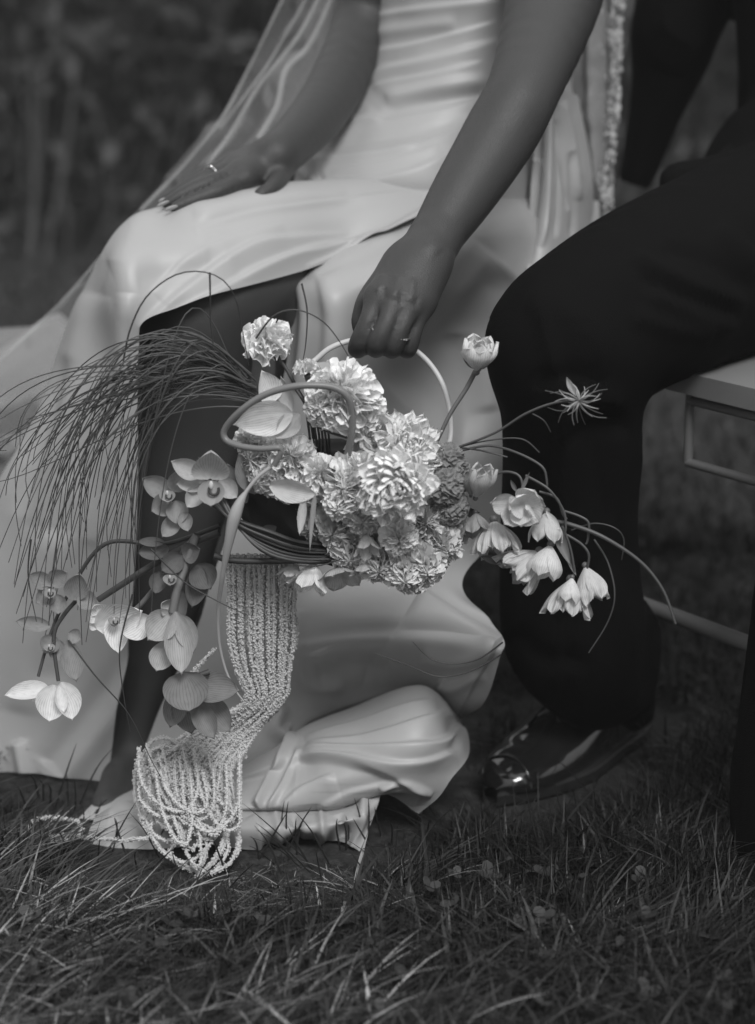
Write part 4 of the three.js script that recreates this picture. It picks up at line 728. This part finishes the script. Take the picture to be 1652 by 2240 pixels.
bell([1080, 1136, 1.875], [1088, 1214, 1.862], 48, 7, 0.6, { layers: 2, open: 1.1, ruf: .14, wide: 1.0 }); bell([1040, 1120, 1.88], [1044, 1172, 1.87], 30, 5, 0.36, { open: 1.15, ruf: .1 }); bell([1196, 1118, 1.865], [1194, 1188, 1.855], 40, 6, 0.6, { open: .95, ruf: .05 });
bell([1180, 1205, 1.868], [1118, 1264, 1.86], 50, 7, 0.6, { open: 1.1, ruf: .16, wide: 1.2, layers: 2 }); bell([1205, 1190, 1.855], [1186, 1266, 1.842], 42, 5, 0.72, { open: .8, ruf: .03, wide: 1.5 });
bell([1248, 1266, 1.86], [1240, 1348, 1.852], 48, 7, 0.6, { layers: 2, open: 1.15, ruf: .14, wide: 1.05 }); bell([1252, 1262, 1.85], [1242, 1322, 1.838], 27, 5, 0.74, { open: .8, ruf: .02, wide: 1.5 }); bell([1280, 1236, 1.862], [1300, 1320, 1.852], 38, 6, 0.64, { open: .95, ruf: .12, wide: 1.5, layers: 2 });
petalAt(bouquet, [1100, 1232, 1.87], [1048, 1216, 1.868], 18, stemMid, { name: 'leaf', cup: .2 }); petalAt(bouquet, [1195, 1118, 1.858], [1228, 1162, 1.85], 16, .6, { a: 1 }); petalAt(bouquet, [1200, 1120, 1.862], [1250, 1240, 1.858], 26, gm(.16, .5), { name: 'leaf', cup: .3 }); petalAt(bouquet, [1236, 1200, 1.862], [1262, 1262, 1.856], 14, gm(.14, .5), { name: 'leaf', cup: .3 }); petalAt(bouquet, [1140, 1075, 1.86], [1160, 1030, 1.855], 9, gm(.22, .5), { name: 'leaf', cup: .3 }); petalAt(bouquet, [1130, 1075, 1.86], [1116, 1048, 1.858], 10, gm(.14, .5), { name: 'leaf', cup: .3 });
for (const s of [
  [[1010, 985, 1.9], [1070, 975, 1.89], [1130, 990, 1.88], [1185, 1020, 1.87], [1196, 1050, 1.868], [1196, 1066, 1.868]], [[1070, 1040, 1.88], [1110, 1032, 1.87], [1138, 1044, 1.865], [1144, 1080, 1.86]],
  [[1150, 1040, 1.87], [1200, 1070, 1.862], [1232, 1115, 1.86], [1238, 1150, 1.858], [1235, 1170, 1.858]], [[1180, 1075, 1.868], [1218, 1090, 1.866], [1232, 1125, 1.864], [1240, 1135, 1.864]], [[1235, 1118, 1.868], [1270, 1130, 1.864], [1288, 1145, 1.862], [1286, 1180, 1.862], [1282, 1190, 1.862]],
  [[1240, 1170, 1.86], [1272, 1190, 1.858], [1288, 1212, 1.856], [1286, 1238, 1.858], [1284, 1246, 1.86]], [[1230, 1150, 1.86], [1248, 1200, 1.858], [1256, 1250, 1.856], [1250, 1268, 1.856]] ]) stem(s, .0013, .0011, gm(.075, .45));
stem([[1210, 1140, 1.868], [1250, 1148, 1.862], [1320, 1175, 1.855], [1400, 1228, 1.85], [1450, 1290, 1.845], [1478, 1365, 1.84]], .0022, .0012, gm(.075, .45), 'stem', 40);
stem([[1250, 1160, 1.87], [1300, 1145, 1.865], [1345, 1155, 1.86], [1365, 1180, 1.86], [1360, 1225, 1.86]], .0008, .0006, gm(.05, .45)); stem([[1300, 1180, 1.87], [1330, 1230, 1.865], [1345, 1300, 1.86], [1330, 1360, 1.86], [1288, 1428, 1.86]], .0009, .0006, gm(.075, .45));
// spidery seed head of love-in-a-mist with a long arched stem
stem([[930, 1008, 1.89], [985, 985, 1.885], [1080, 948, 1.87], [1150, 905, 1.86], [1210, 882, 1.855], [1262, 876, 1.85]], .0013, .0011, gm(.07, .45), 'stem', 40); stem([[960, 990, 1.89], [1060, 965, 1.875], [1140, 960, 1.87], [1180, 990, 1.868]], .0008, .0006, gm(.05, .45)); stem([[980, 975, 1.895], [1050, 985, 1.885], [1110, 1000, 1.88]], .001, .0008); stem([[1165, 905, 1.86], [1190, 920, 1.858], [1205, 945, 1.858]], .0006, .0004);
{
  const g = group('seed_head', bouquet), fil = gm(0.34, 0.5), fil2 = gm(0.12, 0.5), c = [1266, 878, 1.85];
  for (let i = 0; i < 34; i++) {
    const a = i * 2.4 + rr(-.3, .3), L = i < 20 ? rr(28, 52) : rr(50, 78), cu = rr(-.9, .9), dz = rr(-.022, .02), at = (t, k) => [c[0] + Math.cos(a + cu * t) * L * t, c[1] + Math.sin(a + cu * t) * L * t * 0.95, c[2] + dz * t + 0.004 * k];
    add('filament', stemGeo([at(0, 0), at(.35, -1), at(.7, 0), at(1, 1)], i < 20 ? .0011 : .0006, .0003, 10, 5), i < 20 ? fil : fil2, g);
  }
  petalAt(g, [1256, 862, 1.848], [1238, 822, 1.843], 14, .6, { name: 'petal', cup: .3 }); petalAt(g, [1260, 866, 1.848], [1246, 832, 1.84], 10, .66, { name: 'petal', cup: .3 });
}
// bear grass: the spray to the left, then the dark sheaf that binds the base
function blade(pts, r0, m) { return add('grass_blade', stemGeo(pts, r0, .00035, 26, 4), m, bouquet); }
for (let i = 0; i < 98; i++) { // each blade one long arching sweep
  const f = rnd(), far = rnd() < .14, S = V(500 + f * 72 + rr(-10, 10), 800 + f * 75 + rr(-26, 26), 1.885), dz = rr(-.035, .045);
  const E = far ? V(rr(-150, 40), rr(950, 1260), 1.885 + dz) : V(rr(30, 330), rr(980, 1420), 1.885 + dz), lift = rr(-250, -40) * (far ? .6 : 1), C1 = V(S.x + (E.x - S.x) * rr(.38, .6), S.y + lift, 1.868 + dz * .4), C2 = V(E.x + (S.x - E.x) * rr(-.22, .36), S.y + lift * .2 + rr(-70, 190), 1.868 + dz * .9);
  const b = new THREE.CubicBezierCurve3(S, C1, C2, E), L = []; for (let k = 0; k <= 9; k++) { const p = b.getPoint(k / 9); L.push([p.x, p.y, p.z]); }
  blade(L, rr(.00045, .00095), rnd() < .5 ? bladeM : bladeM2);
}
blade([[560, 850, 1.88], [470, 812, 1.87], [380, 820, 1.866], [280, 855, 1.866], [150, 892, 1.868], [58, 917, 1.87]], .0018, bladeM);
for (const b of [
  [[270, 790, 1.86], [285, 720, 1.86], [320, 650, 1.858], [380, 603, 1.856], [440, 594, 1.856], [490, 614, 1.858], [518, 660, 1.862], [530, 720, 1.87], [545, 800, 1.88]], [[459, 596, 1.86], [460, 640, 1.862], [461, 700, 1.87], [470, 780, 1.88]],
  [[560, 740, 1.89], [600, 690, 1.88], [650, 678, 1.878], [705, 702, 1.878], [745, 750, 1.88], [772, 800, 1.885], [786, 835, 1.89]], [[660, 620, 1.9], [672, 680, 1.895], [668, 760, 1.895], [655, 820, 1.895]],
  [[1100, 1405, 1.90], [1050, 1440, 1.90], [1000, 1452, 1.90], [945, 1443, 1.90], [903, 1404, 1.90]], [[1096, 1432, 1.90], [1030, 1468, 1.90], [960, 1480, 1.90], [890, 1454, 1.90], [822, 1430, 1.90]],
  [[330, 1200, 1.87], [400, 1270, 1.865], [470, 1312, 1.862], [540, 1345, 1.862], [545, 1343, 1.862]], [[150, 1400, 1.87], [210, 1480, 1.865], [280, 1560, 1.865], [330, 1660, 1.868], [352, 1700, 1.87]], [[290, 1300, 1.866], [262, 1420, 1.862], [272, 1530, 1.864], [285, 1600, 1.868]],
  [[640, 1235, 1.86], [690, 1238, 1.858], [740, 1225, 1.857], [780, 1200, 1.857]], [[68, 1180, 1.87], [62, 1260, 1.87], [80, 1360, 1.87]] ]) blade(b, .0009, bladeM);
for (let i = 0; i < 74; i++) {
  const o = rr(-1, 1), dz = rr(-.02, .03);
  add('binding_blade', stemGeo([[452 + o * 26, 1030 + rr(-30, 20), 1.90 + dz], [470 + o * 30, 1090 + o * 12, 1.888 + dz], [520 + o * 18, 1150 + o * 22, 1.875 + dz], [590, 1188 + o * 28, 1.870 + dz], [660, 1208 + o * 24, 1.875 + dz], [rr(705, 770), 1210 + o * 20, 1.89 + dz]], rr(.0012, .002), .0008, 20, 4), rnd() < .7 ? bladeM : bladeM2, bouquet);
}
stem([[470, 1215, 1.87], [500, 1225, 1.866], [560, 1228, 1.866], [650, 1226, 1.868], [715, 1220, 1.872]], .003, .003, gm(.03, .6), 'binding_cord');
// amaranth: beaded strands falling to the grass
{
  const oct = new THREE.OctahedronGeometry(1, 0);
  const strand = (pts, dens = 1.1, r = .0023) => {
    const c = new Curve3(pts.map(pp)), len = c.getLength(), n = Math.floor(len / .00042 * dens), bits = [];
    for (let i = 0; i < n; i++) {
      const t = (i + rnd()) / n, p = c.getPointAt(Math.min(1, t)), clump = 1 + .35 * noise.noise(t * len * 90, pts[0][0], 0), a = rnd() * 6.283, b = Math.acos(rr(-1, 1)), q = r * clump, g = oct.clone(), s = rr(.0007, .0014);
      g.scale(s, s * rr(.7, 1.2), s); g.rotateX(rnd() * 3); g.rotateZ(rnd() * 3); g.translate(p.x + Math.sin(b) * Math.cos(a) * q, p.y + Math.cos(b) * q, p.z + Math.sin(b) * Math.sin(a) * q); bits.push(g);
    }
    const core = new THREE.TubeGeometry(c, Math.ceil(len / .006), r * 0.62, 6).toNonIndexed(); bits.push(core);
    add('amaranth_strand', mergeGeometries(bits), amaranthM, bouquet);
  };
  for (let i = 0; i < 27; i++) { // the curtain
    const u = i / 26, w = rr(-6, 6), back = i % 2 ? .012 : 0;
    const top = [498 + u * 148, 1215, 1.905 + back], mid = [500 + u * 142 + w, 1400, 1.915 + back], low = [532 + u * 92 + w, 1535 + u * -10, 1.925 + back];
    const e = rnd(), pile = [430 + u * 125 + rr(-14, 14), 1605 + rr(-22, 16), 1.936], rest = [322 + u * 190 + rr(-14, 14), 1690 + rr(-25, 15), 1.925], down = [325 + u * 190 + rr(-10, 10), 1790 + rr(-15, 15), 1.905];
    const pts = [top, [(top[0] + mid[0]) / 2 + w * .5, 1310, top[2] + .004], mid, [(mid[0] + low[0]) / 2, 1470, 1.92 + back], low];
    pts.push(pile, [(pile[0] + rest[0]) / 2 - 6, 1650 + rr(-12, 12), 1.932], rest); if (i % 2) pts.push(down);
    strand(pts);
  }
  const loops = [ // coils lying on the hem and in the grass
    [[300, 1660, 1.945], [296, 1740, 1.925], [330, 1830, 1.895], [390, 1890, 1.878], [440, 1905, 1.872], [480, 1870, 1.88], [500, 1800, 1.90], [470, 1720, 1.915], [420, 1660, 1.93]],
    [[318, 1680, 1.935], [312, 1760, 1.915], [345, 1850, 1.885], [400, 1885, 1.875], [450, 1860, 1.88], [470, 1800, 1.898], [440, 1740, 1.912], [400, 1700, 1.92]],
    [[345, 1640, 1.94], [360, 1700, 1.925], [420, 1730, 1.915], [470, 1790, 1.9], [500, 1850, 1.885], [470, 1905, 1.873], [430, 1925, 1.868], [445, 1880, 1.877]],
    [[420, 1640, 1.938], [460, 1690, 1.925], [500, 1750, 1.908], [522, 1830, 1.89], [505, 1885, 1.876], [460, 1912, 1.87]], [[380, 1650, 1.936], [420, 1690, 1.922], [465, 1750, 1.905], [490, 1820, 1.892], [468, 1880, 1.876], [430, 1918, 1.868]],
    [[350, 1700, 1.925], [390, 1740, 1.912], [430, 1800, 1.898], [452, 1850, 1.883], [436, 1896, 1.873], [400, 1890, 1.875], [372, 1862, 1.882], [390, 1840, 1.886]], [[520, 1640, 1.94], [505, 1690, 1.925], [515, 1760, 1.908], [524, 1840, 1.888], [520, 1870, 1.88]],
    [[300, 1700, 1.93], [350, 1690, 1.928], [420, 1700, 1.92], [480, 1680, 1.926], [520, 1660, 1.935]], [[310, 1790, 1.905], [340, 1770, 1.91], [400, 1780, 1.903], [415, 1810, 1.896], [370, 1840, 1.888], [330, 1815, 1.895], [345, 1780, 1.906]],
    [[340, 1660, 1.938], [400, 1640, 1.94], [470, 1630, 1.942], [530, 1600, 1.945], [575, 1570, 1.945]], [[330, 1690, 1.93], [400, 1665, 1.932], [470, 1655, 1.934], [540, 1615, 1.938], [600, 1560, 1.94]],
    [[330, 1830, 1.895], [280, 1838, 1.9], [230, 1836, 1.91], [190, 1834, 1.92], [150, 1825, 1.935], [110, 1832, 1.93], [75, 1828, 1.935], [66, 1806, 1.95], [90, 1790, 1.96], [130, 1790, 1.957], [165, 1796, 1.95], [180, 1815, 1.935], [150, 1836, 1.925], [110, 1835, 1.927]],
    [[405, 1490, 1.93], [450, 1440, 1.93], [470, 1420, 1.93]], [[640, 1340, 1.92], [650, 1370, 1.922], [644, 1420, 1.925]] ];
  const lay = (y, k) => 1.938 - (y - 1620) * .00024 - k;
  for (let i = 0; i < 17; i++) { // rounded bights, each a little lower and farther right than the last
    const cx = 345 + (i % 7) * 24 + rr(-12, 12), top = 1650 + rr(-20, 40), low = 1790 + rr(-20, 115) * (.55 + .45 * Math.sin((cx - 320) / 190 * Math.PI)), w = rr(24, 72), sl = rr(-10, 60), k = i * .0010, l = [];
    for (let q = 0; q <= 10; q++) { const t = q / 10, a = Math.PI * t, x = cx - w * Math.cos(a) + sl * Math.sin(a), y = top + (low - top) * Math.pow(Math.sin(a), .8) + (q > 5 ? rr(-6, 6) : 0); l.push([Math.max(305, Math.min(524, x)), y, lay(y, k)]); }
    loops.push(l);
  }
  for (let i = 0; i < 9; i++) { const y0 = 1625 + rr(0, 45), l = []; for (let q = 0; q <= 6; q++) { const x = 316 + 22 * Math.sin(i * 2.1) + q * 34 + rr(-8, 8), y = y0 + (q === 0 ? 34 : 0) - q * rr(2, 11) + 14 * Math.sin(q * 1.7 + i); l.push([x, y, 1.944 - i * .001]); } loops.push(l); }
  loops.forEach((l, i) => strand(l, 1.1, .0021));
}

// ---------------------------------------------------------------- lawn, grass and shrubs
rnd = mulberry(5);
{
  const g = new THREE.PlaneGeometry(60, 60, 1, 1); g.rotateX(-Math.PI / 2);
  const n = 256, a = new Uint8Array(n * n * 4);
  for (let j = 0; j < n; j++) for (let i = 0; i < n; i++) { const u = i / n * 6.283, v = j / n * 6.283, x = Math.cos(u) * 3, y = Math.sin(u) * 3, z = Math.cos(v) * 3, w = Math.sin(v) * 3; const q = noise.noise(x + z, y + w, z - x) * .5 + noise.noise(3 * x + w, 3 * y - z, 3 * z) * .35, c = Math.max(14, Math.min(90, 42 + q * 50 + (rnd() - .5) * 30)), k = (j * n + i) * 4; a[k] = a[k + 1] = a[k + 2] = c; a[k + 3] = 255; }
  const t = new THREE.DataTexture(a, n, n); t.colorSpace = THREE.SRGBColorSpace; t.wrapS = t.wrapT = THREE.RepeatWrapping; t.repeat.set(90, 90); t.magFilter = THREE.LinearFilter; t.needsUpdate = true;
  tag(add('ground', g, new THREE.MeshStandardMaterial({ map: t, roughness: 0.95 })), null, null, null, 'structure').position.set(0, 0, -20);
}
const grassM = new THREE.MeshPhysicalMaterial({ roughness: 0.42, side: THREE.DoubleSide, specularIntensity: 0.6 }); grassM.color.setRGB(1, 1, 1);
function bladeRibbon(len, w, lean, curl, az, x, z, seg = 5) {
  return gridGeo(1, seg, (u, v) => {
    const t = lean + curl * v, r = len * v * Math.sin(lean + curl * v * .6), y = len * v * Math.cos(lean + curl * v * .6), c = Math.cos(az), s = Math.sin(az), h = (u - .5) * w * (1 - Math.pow(v, 2.2));
    return V(x + c * r - s * h, Math.max(0.0015, y) , z + s * r + c * h);
  });
}
function tuft(n, o) { const L = []; for (let i = 0; i < n; i++) L.push(bladeRibbon(rr(o.len[0], o.len[1]), rr(o.w[0], o.w[1]), rr(o.lean[0], o.lean[1]), rr(o.curl[0], o.curl[1]), o.az !== undefined ? o.az + rr(-o.spread, o.spread) : rr(0, 6.28), rr(-o.r, o.r), rr(-o.r, o.r))); return mergeGeometries(L); }
const tones = [];
function scatter(name, geos, count, place, label) {
  geos.forEach((g, gi) => {
    const m = Math.floor(count / geos.length), im = new THREE.InstancedMesh(g, grassM, m), o = new THREE.Object3D(), c = new THREE.Color();
    for (let i = 0; i < m; i++) { const [x, z, s0, ry, tone] = place(), s = s0 * (name === 'lawn_grass' ? 1 : clear(x, z)); o.position.set(x, 0, z); o.rotation.set(0, ry, 0); o.scale.setScalar(Math.max(s, 1e-4)); o.updateMatrix(); im.setMatrixAt(i, o.matrix); c.setRGB(tone, tone, tone); im.setColorAt(i, c); }
    im.name = numbered(name); im.castShadow = im.receiveShadow = true; tag(im, label[gi], 'grass', null, 'stuff'); scene.add(im);
  });
}
// where the gown, the feet and the flowers press the grass flat
const pressed = [[-30, 1690], [230, 1712], [300, 1745], [190, 1800], [205, 1852], [660, 1850], [790, 1862], [835, 1790], [960, 1775], [1015, 1700], [1030, 1600], [1080, 1500], [300, 1500]].map(p => PH(p[0], p[1], 0));
const shoeAt = [[1085, 1752], [1170, 1765], [1300, 1690], [1395, 1590], [1250, 1560]].map(p => PH(p[0], p[1], 0));
const inside = (x, z) => { let c = false; for (let i = 0, j = pressed.length - 1; i < pressed.length; j = i++) { const a = pressed[i], b = pressed[j]; if ((a.z > z) !== (b.z > z) && x < (b.x - a.x) * (z - a.z) / (b.z - a.z) + a.x) c = !c; } return c; };
const clear = (x, z) => { if (inside(x, z)) return 0; let k = 1; for (const q of shoeAt) { const d = Math.hypot(q.x - x, q.z - z); if (d < .10) k = Math.min(k, .14 + 4.5 * Math.max(0, d - .04)); } for (const [d, h] of [[.03, .10], [.06, .16], [.09, .22], [.12, .32], [.16, .45], [.2, .65]]) if (inside(x, z - d) || inside(x + .02, z - d * .7)) k = Math.min(k, h); return k; };
const patch = (x, z) => noise.noise(x * 3.1, z * 3.1, 2) ;
// upright tangled lawn
scatter('grass', [tuft(14, { len: [.03, .08], w: [.0014, .0042], lean: [.1, 1.1], curl: [-.2, 1.1], r: .035 }), tuft(14, { len: [.03, .08], w: [.0012, .003], lean: [.3, 1.4], curl: [-.3, 1.0], r: .035 }), tuft(10, { len: [.045, .11], w: [.0016, .005], lean: [.5, 1.35], curl: [-.2, 1.0], r: .04 })], 15000, () => {
  const z = -(1.42 + 1.9 * Math.pow(rnd(), 1.15)), x = rr(-.52, .52) * (-z) * 0.62; return [x, z, rr(.55, 1.05) * (z < -2.2 ? .8 : 1), rr(0, 6.28), rr(.006, .026) * (1 + .5 * patch(x, z))];
}, ['dark tangled lawn grass around the gown and shoes, upright tufts', 'dark short lawn grass filling the gaps between the upright tufts', 'long loose dark blades arching across the lawn tufts']);
// long blades lying in swept patches, brightened at lower left as painted sunlight
scatter('lying_grass', [tuft(12, { len: [.07, .16], w: [.0014, .0036], lean: [.75, 1.35], curl: [.15, .7], az: 2.7, spread: .7, r: .03 }), tuft(10, { len: [.06, .15], w: [.0014, .0034], lean: [.6, 1.3], curl: [.2, .8], az: .4, spread: 1.2, r: .03 }), tuft(9, { len: [.05, .12], w: [.0024, .006], lean: [.2, 1.2], curl: [.1, .9], r: .035 })], 2000, () => {
  for (;;) {
    const z = -rr(1.42, 1.9), x = -.38 + .74 * Math.pow(rnd(), 1.25) + (z + 1.6) * .1, q = patch(x * 1.6 + 3, z * 2.2) + (x < -.02 ? .25 : -.1); if (q < rr(-.35, .15)) continue;
    const bright = Math.max(0, q) * (x < .02 ? 1 : .35); return [x, z, rr(.5, 1.1), 2.6 * patch(x * 1.1, z * 1.1 + 5) + rr(-.7, .7), rnd() < bright * .6 ? rr(.16, .45) : rr(.012, .07)];
  }
}, ['long lying grass with painted sunlit tones, swept sideways in the lower left foreground', 'long lying grass with painted sunlit tones, bent over the dark tufts in the foreground', 'broad short grass blades standing among the lying ones']);
// farther lawn
scatter('lawn_grass', [tuft(22, { len: [.03, .07], w: [.003, .006], lean: [.2, 1.1], curl: [.1, .8], r: .05 })], 9000, () => { const z = -(3.0 + 4.5 * Math.pow(rnd(), 1.5)), x = rr(-1, 1) * (-z) * .3; return [x, z, rr(.7, 1.2), rr(0, 6.28), rr(.016, .042)]; }, ['blurred far lawn grass behind the bench up to the shrubs']);
// taller single blades standing in front of the hem
{
  const L = []; const B = (px, py, tx, ty, w = .0022, lean = .03) => { const a = PH(px, py, 0), D = -a.z, b = P(tx, ty, D - lean), m = a.clone().lerp(b, .55).add(V((rnd() - .5) * .006, .004, 0)); const c = new Curve3([a, m, b]); L.push(gridGeo(2, 8, (u, v) => { const p = c.getPoint(v); p.x += (u - .5) * w * (1 - v * v * .9); p.z += (u === .5 ? .0006 : 0); return p; })); };
  for (const b of [[630, 1860, 631, 1752], [650, 1870, 648, 1790], [690, 1900, 530, 1756], [640, 1880, 560, 1800], [720, 1890, 640, 1770], [800, 1850, 775, 1745], [806, 1850, 806, 1745], [835, 1830, 820, 1765], [745, 1860, 738, 1790], [757, 1860, 752, 1800], [660, 1900, 545, 1830], [680, 1910, 560, 1815], [600, 1890, 545, 1850], [918, 1810, 918, 1740], [910, 1800, 955, 1745], [960, 1795, 880, 1715], [930, 1830, 1010, 1760],
    [85, 1745, 62, 1690], [95, 1750, 85, 1705], [120, 1770, 168, 1625], [150, 1780, 145, 1690], [175, 1760, 250, 1632], [165, 1770, 160, 1700], [110, 1760, 105, 1715], [200, 1790, 240, 1745], [205, 1795, 222, 1748], [60, 1770, 40, 1720], [1090, 1900, 1092, 1760], [1190, 1890, 1150, 1720], [1460, 1900, 1420, 1750], [1260, 1880, 1290, 1790], [1360, 1880, 1440, 1770]]) B(...b);
  for (let i = 0; i < 70; i++) { const x = rr(-20, 1560), y = rr(1815, 1960), h = rr(40, 110); B(x, y, x + rr(-70, 70), y - h, rr(.0016, .0028), rr(0, .05)); }
  const m = gm(0.035, .5); tag(add('tall_grass', mergeGeometries(L), m), 'thin taller dark grass blades standing before the satin hem', 'grass', null, 'stuff');
}
// clover among the blades
{
  const L = [], disc = new THREE.CircleGeometry(1, 8); for (let i = 0; i < 210; i++) {
    const c = PH(rr(-20, 1660), rr(1880, 2235), rr(.015, .04)); if (clear(c.x, c.z) < .9) continue; const r = rr(.003, .0065), a0 = rr(0, 6.28), tx = rr(-.5, .5), tz = rr(-.5, .5);
    for (let k = 0; k < 3; k++) { const g = disc.clone(); g.scale(r, r * 1.15, 1); g.translate(0, r * 1.1, 0); g.rotateX(-1.2 + rr(-.15, .15)); g.rotateY(a0 + k * 2.09); g.rotateX(tx); g.rotateZ(tz); g.translate(c.x, c.y, c.z); L.push(g); }
    const st = new THREE.CylinderGeometry(.0006, .0006, c.y, 4).toNonIndexed(); st.translate(c.x, c.y / 2, c.z); L.push(st);
  }
  tag(add('clover', mergeGeometries(L.map(g => g.index ? g.toNonIndexed() : g)), gm(.035, .6)), 'small dark clover leaves scattered between the grass blades', 'clover', null, 'stuff');
}
// pale clover-like specks and dry straws in the shaded lawn at the right
{
  const L = []; for (let i = 0; i < 190; i++) { const a = PH(rr(850, 1640), rr(1830, 2230), 0.02 + rr(0, .03)), d = V(rr(-1, 1), rr(-.25, .35), rr(-.6, .6)).normalize().multiplyScalar(rr(.012, .05)); const c = new Curve3([a, a.clone().addScaledVector(d, .5).add(V(0, rr(0, .006), 0)), a.clone().add(d)]); L.push(gridGeo(1, 5, (u, v) => c.getPoint(v).add(V(0, (u - .5) * .0014, (u - .5) * .001)))); }
  tag(add('dry_straw', mergeGeometries(L), gm(.10, .5)), 'short dry straws lying in the shaded grass at the lower right', 'straw', null, 'stuff');
}
// shrubs behind, out of focus
{
  const leafM = [gm(.013, .6), gm(.02, .6), gm(.03, .55)], twigM = gm(.10, .7), leafG = petalGeo(1, .5, { a: .85, cup: .2, bend: .15, nu: 2, nv: 4 });
  function shrub(px, D, w, h, n, tone, label, leaf = .05) {
    const c = P(px, 600, D), s = tag(group('shrub', scene, V(c.x, 0, c.z)), label, 'shrub', 'shrubs along the back of the lawn'), L = [], o = new THREE.Object3D();
    for (let i = 0; i < n; i++) {
      const a = rnd() * 6.28, r = Math.sqrt(rnd()), y = Math.pow(rnd(), .8) * h, k = 1 - .35 * (y / h), cl = noise.noise(px + a * 1.2, y * 5, r * 3); if (cl < -.05) continue;
      o.position.set(Math.cos(a) * r * w * k, y, Math.sin(a) * r * w * .6 * k); o.rotation.set(rr(-1.2, 1.2), rr(0, 6.28), rr(-1.2, 1.2)); o.scale.setScalar(leaf * rr(.8, 2.4)); o.updateMatrix(); L.push(leafG.clone().applyMatrix4(o.matrix));
    }
    tag(add('foliage', mergeGeometries(L), leafM[tone], s), null, null, null, null);
    for (let i = 0; i < 3; i++) { const a = rr(0, 6.28), x = Math.cos(a) * w * .5, z = Math.sin(a) * w * .3 + .1; const p = [V(x * .4, 0, z * .4), V(x * .8, h * .5, z), V(x + rr(-.35, .35), h * rr(.6, .9), z)]; add('stem', stemGeo(p, .004, .002, 8, 5), twigM, s); }
  }
  { // unseen shrub added outside the view to shade the right half of the lawn
    shrub(826 + .62 / 1.12 * F, 1.08, .26, .95, 900, 1, 'unseen leafy shrub added right in front of the lawn to shade it', .035);
  }
  const S = [[-250, 6.6, .75, .95, 1700, 1, 'dark leafy shrub at the far left edge behind the veil'], [90, 6.3, .55, .8, 1500, 1, 'low bushy shrub with pale bare stems at the left'], [330, 6.9, .7, 1.05, 1700, 0, 'dark dense shrub behind the veil'], [560, 6.5, .6, .95, 1500, 2, 'paler shrub rising behind the resting arm'], [820, 7.0, .8, 1.1, 1500, 0, 'dark shrub hidden behind the bodice'], [1100, 6.8, .7, 1.0, 1200, 1, 'shrub behind the holding arm'], [1380, 6.6, .7, 1.05, 1500, 1, 'shrub seen past the beaded veil edge'], [1620, 6.9, .8, 1.0, 1500, 2, 'paler shrub behind the black jacket'], [1950, 6.7, .8, 1.0, 1000, 0, 'dark shrub beyond the right edge']];
  for (const s of S) shrub(s[0], s[1], s[2], s[3], s[4], s[5], s[6]);
  const st = [[70, 5.9, 380, 78], [58, 6.0, 330, 92], [96, 5.9, 300, 150], [150, 6.0, 350, 120], [20, 6.0, 320, 60], [250, 5.9, 260, 200], [250, 6.0, 200, 330], [482, 5.8, 330, 440], [330, 5.9, 400, 400], [190, 5.9, 400, 240], [1420, 5.8, 560, 1450]];
  st.forEach(([px, D, py, tx], i) => { const a = P(px, 600, D).setY(0), b = P(tx + rr(-25, 25), i < 3 ? 120 : rr(150, 380), D), s = tag(group('bare_stalk', scene, a.clone()), ['pale upright bare stalk, thickest of the blurred stalks at the far left', 'pale stalk leaning right, crossing the thickest one', 'pale stalk leaning right, next right of the thickest one', 'slender stalk leaning left, right of the thick pale ones', 'leftmost faint stalk by the frame edge', 'thin stalk leaning left, midway between frame edge and veil', 'thin stalk leaning right towards the veil', 'stalk meeting the outer veil edge', 'thin stalk behind the outstretched fingers', 'short stalk between the left stalks and the veil', 'dark stalk in the gap under the jacket sleeve'][i], 'stalk', 'bare stalks before the shrubs'); add('stem', stemGeo([V(0, 0, 0), b.clone().sub(a).multiplyScalar(.5).add(V(.01, 0, 0)), b.clone().sub(a)], i < 3 ? .006 : .004, .003, 10, 6), gm(i < 4 ? .10 : .07, .7), s); });
  // the closed thicket behind them
  const im = new THREE.InstancedMesh(leafG, gm(.035, .7), 16000), o = new THREE.Object3D();
  for (let i = 0; i < 16000; i++) { o.position.set(rr(-3.4, 3.4), Math.pow(rnd(), .9) * 1.7, -8.2 + rr(-.5, .5)); o.rotation.set(rr(-1.2, 1.2), rr(0, 6.28), rr(-1.2, 1.2)); o.scale.setScalar(rr(.05, .13)); o.updateMatrix(); im.setMatrixAt(i, o.matrix); }
  im.name = 'thicket'; tag(im, 'dark closed thicket filling the background behind the shrubs', 'thicket', null, 'stuff'); scene.add(im);
  const w = new THREE.BoxGeometry(9, 2.2, .3); const bk = tag(add('earth_bank', w, gm(.02, .95)), null, null, null, 'structure'); bk.position.set(0, 1.1, -9.2);
}

// every group stands at its own base
for (const g of [bride, groom, bouquet, scene.getObjectByName('bench')]) {
  const b = new THREE.Box3().setFromObject(g), p = V((b.min.x + b.max.x) / 2, b.min.y, (b.min.z + b.max.z) / 2);
  g.position.copy(p); for (const c of g.children) c.position.sub(p);
}
scene.fog = new THREE.FogExp2(0xd0d0d0, 0.0055);                       // the thin haze that softens the whole picture
renderer.render(scene, camera);
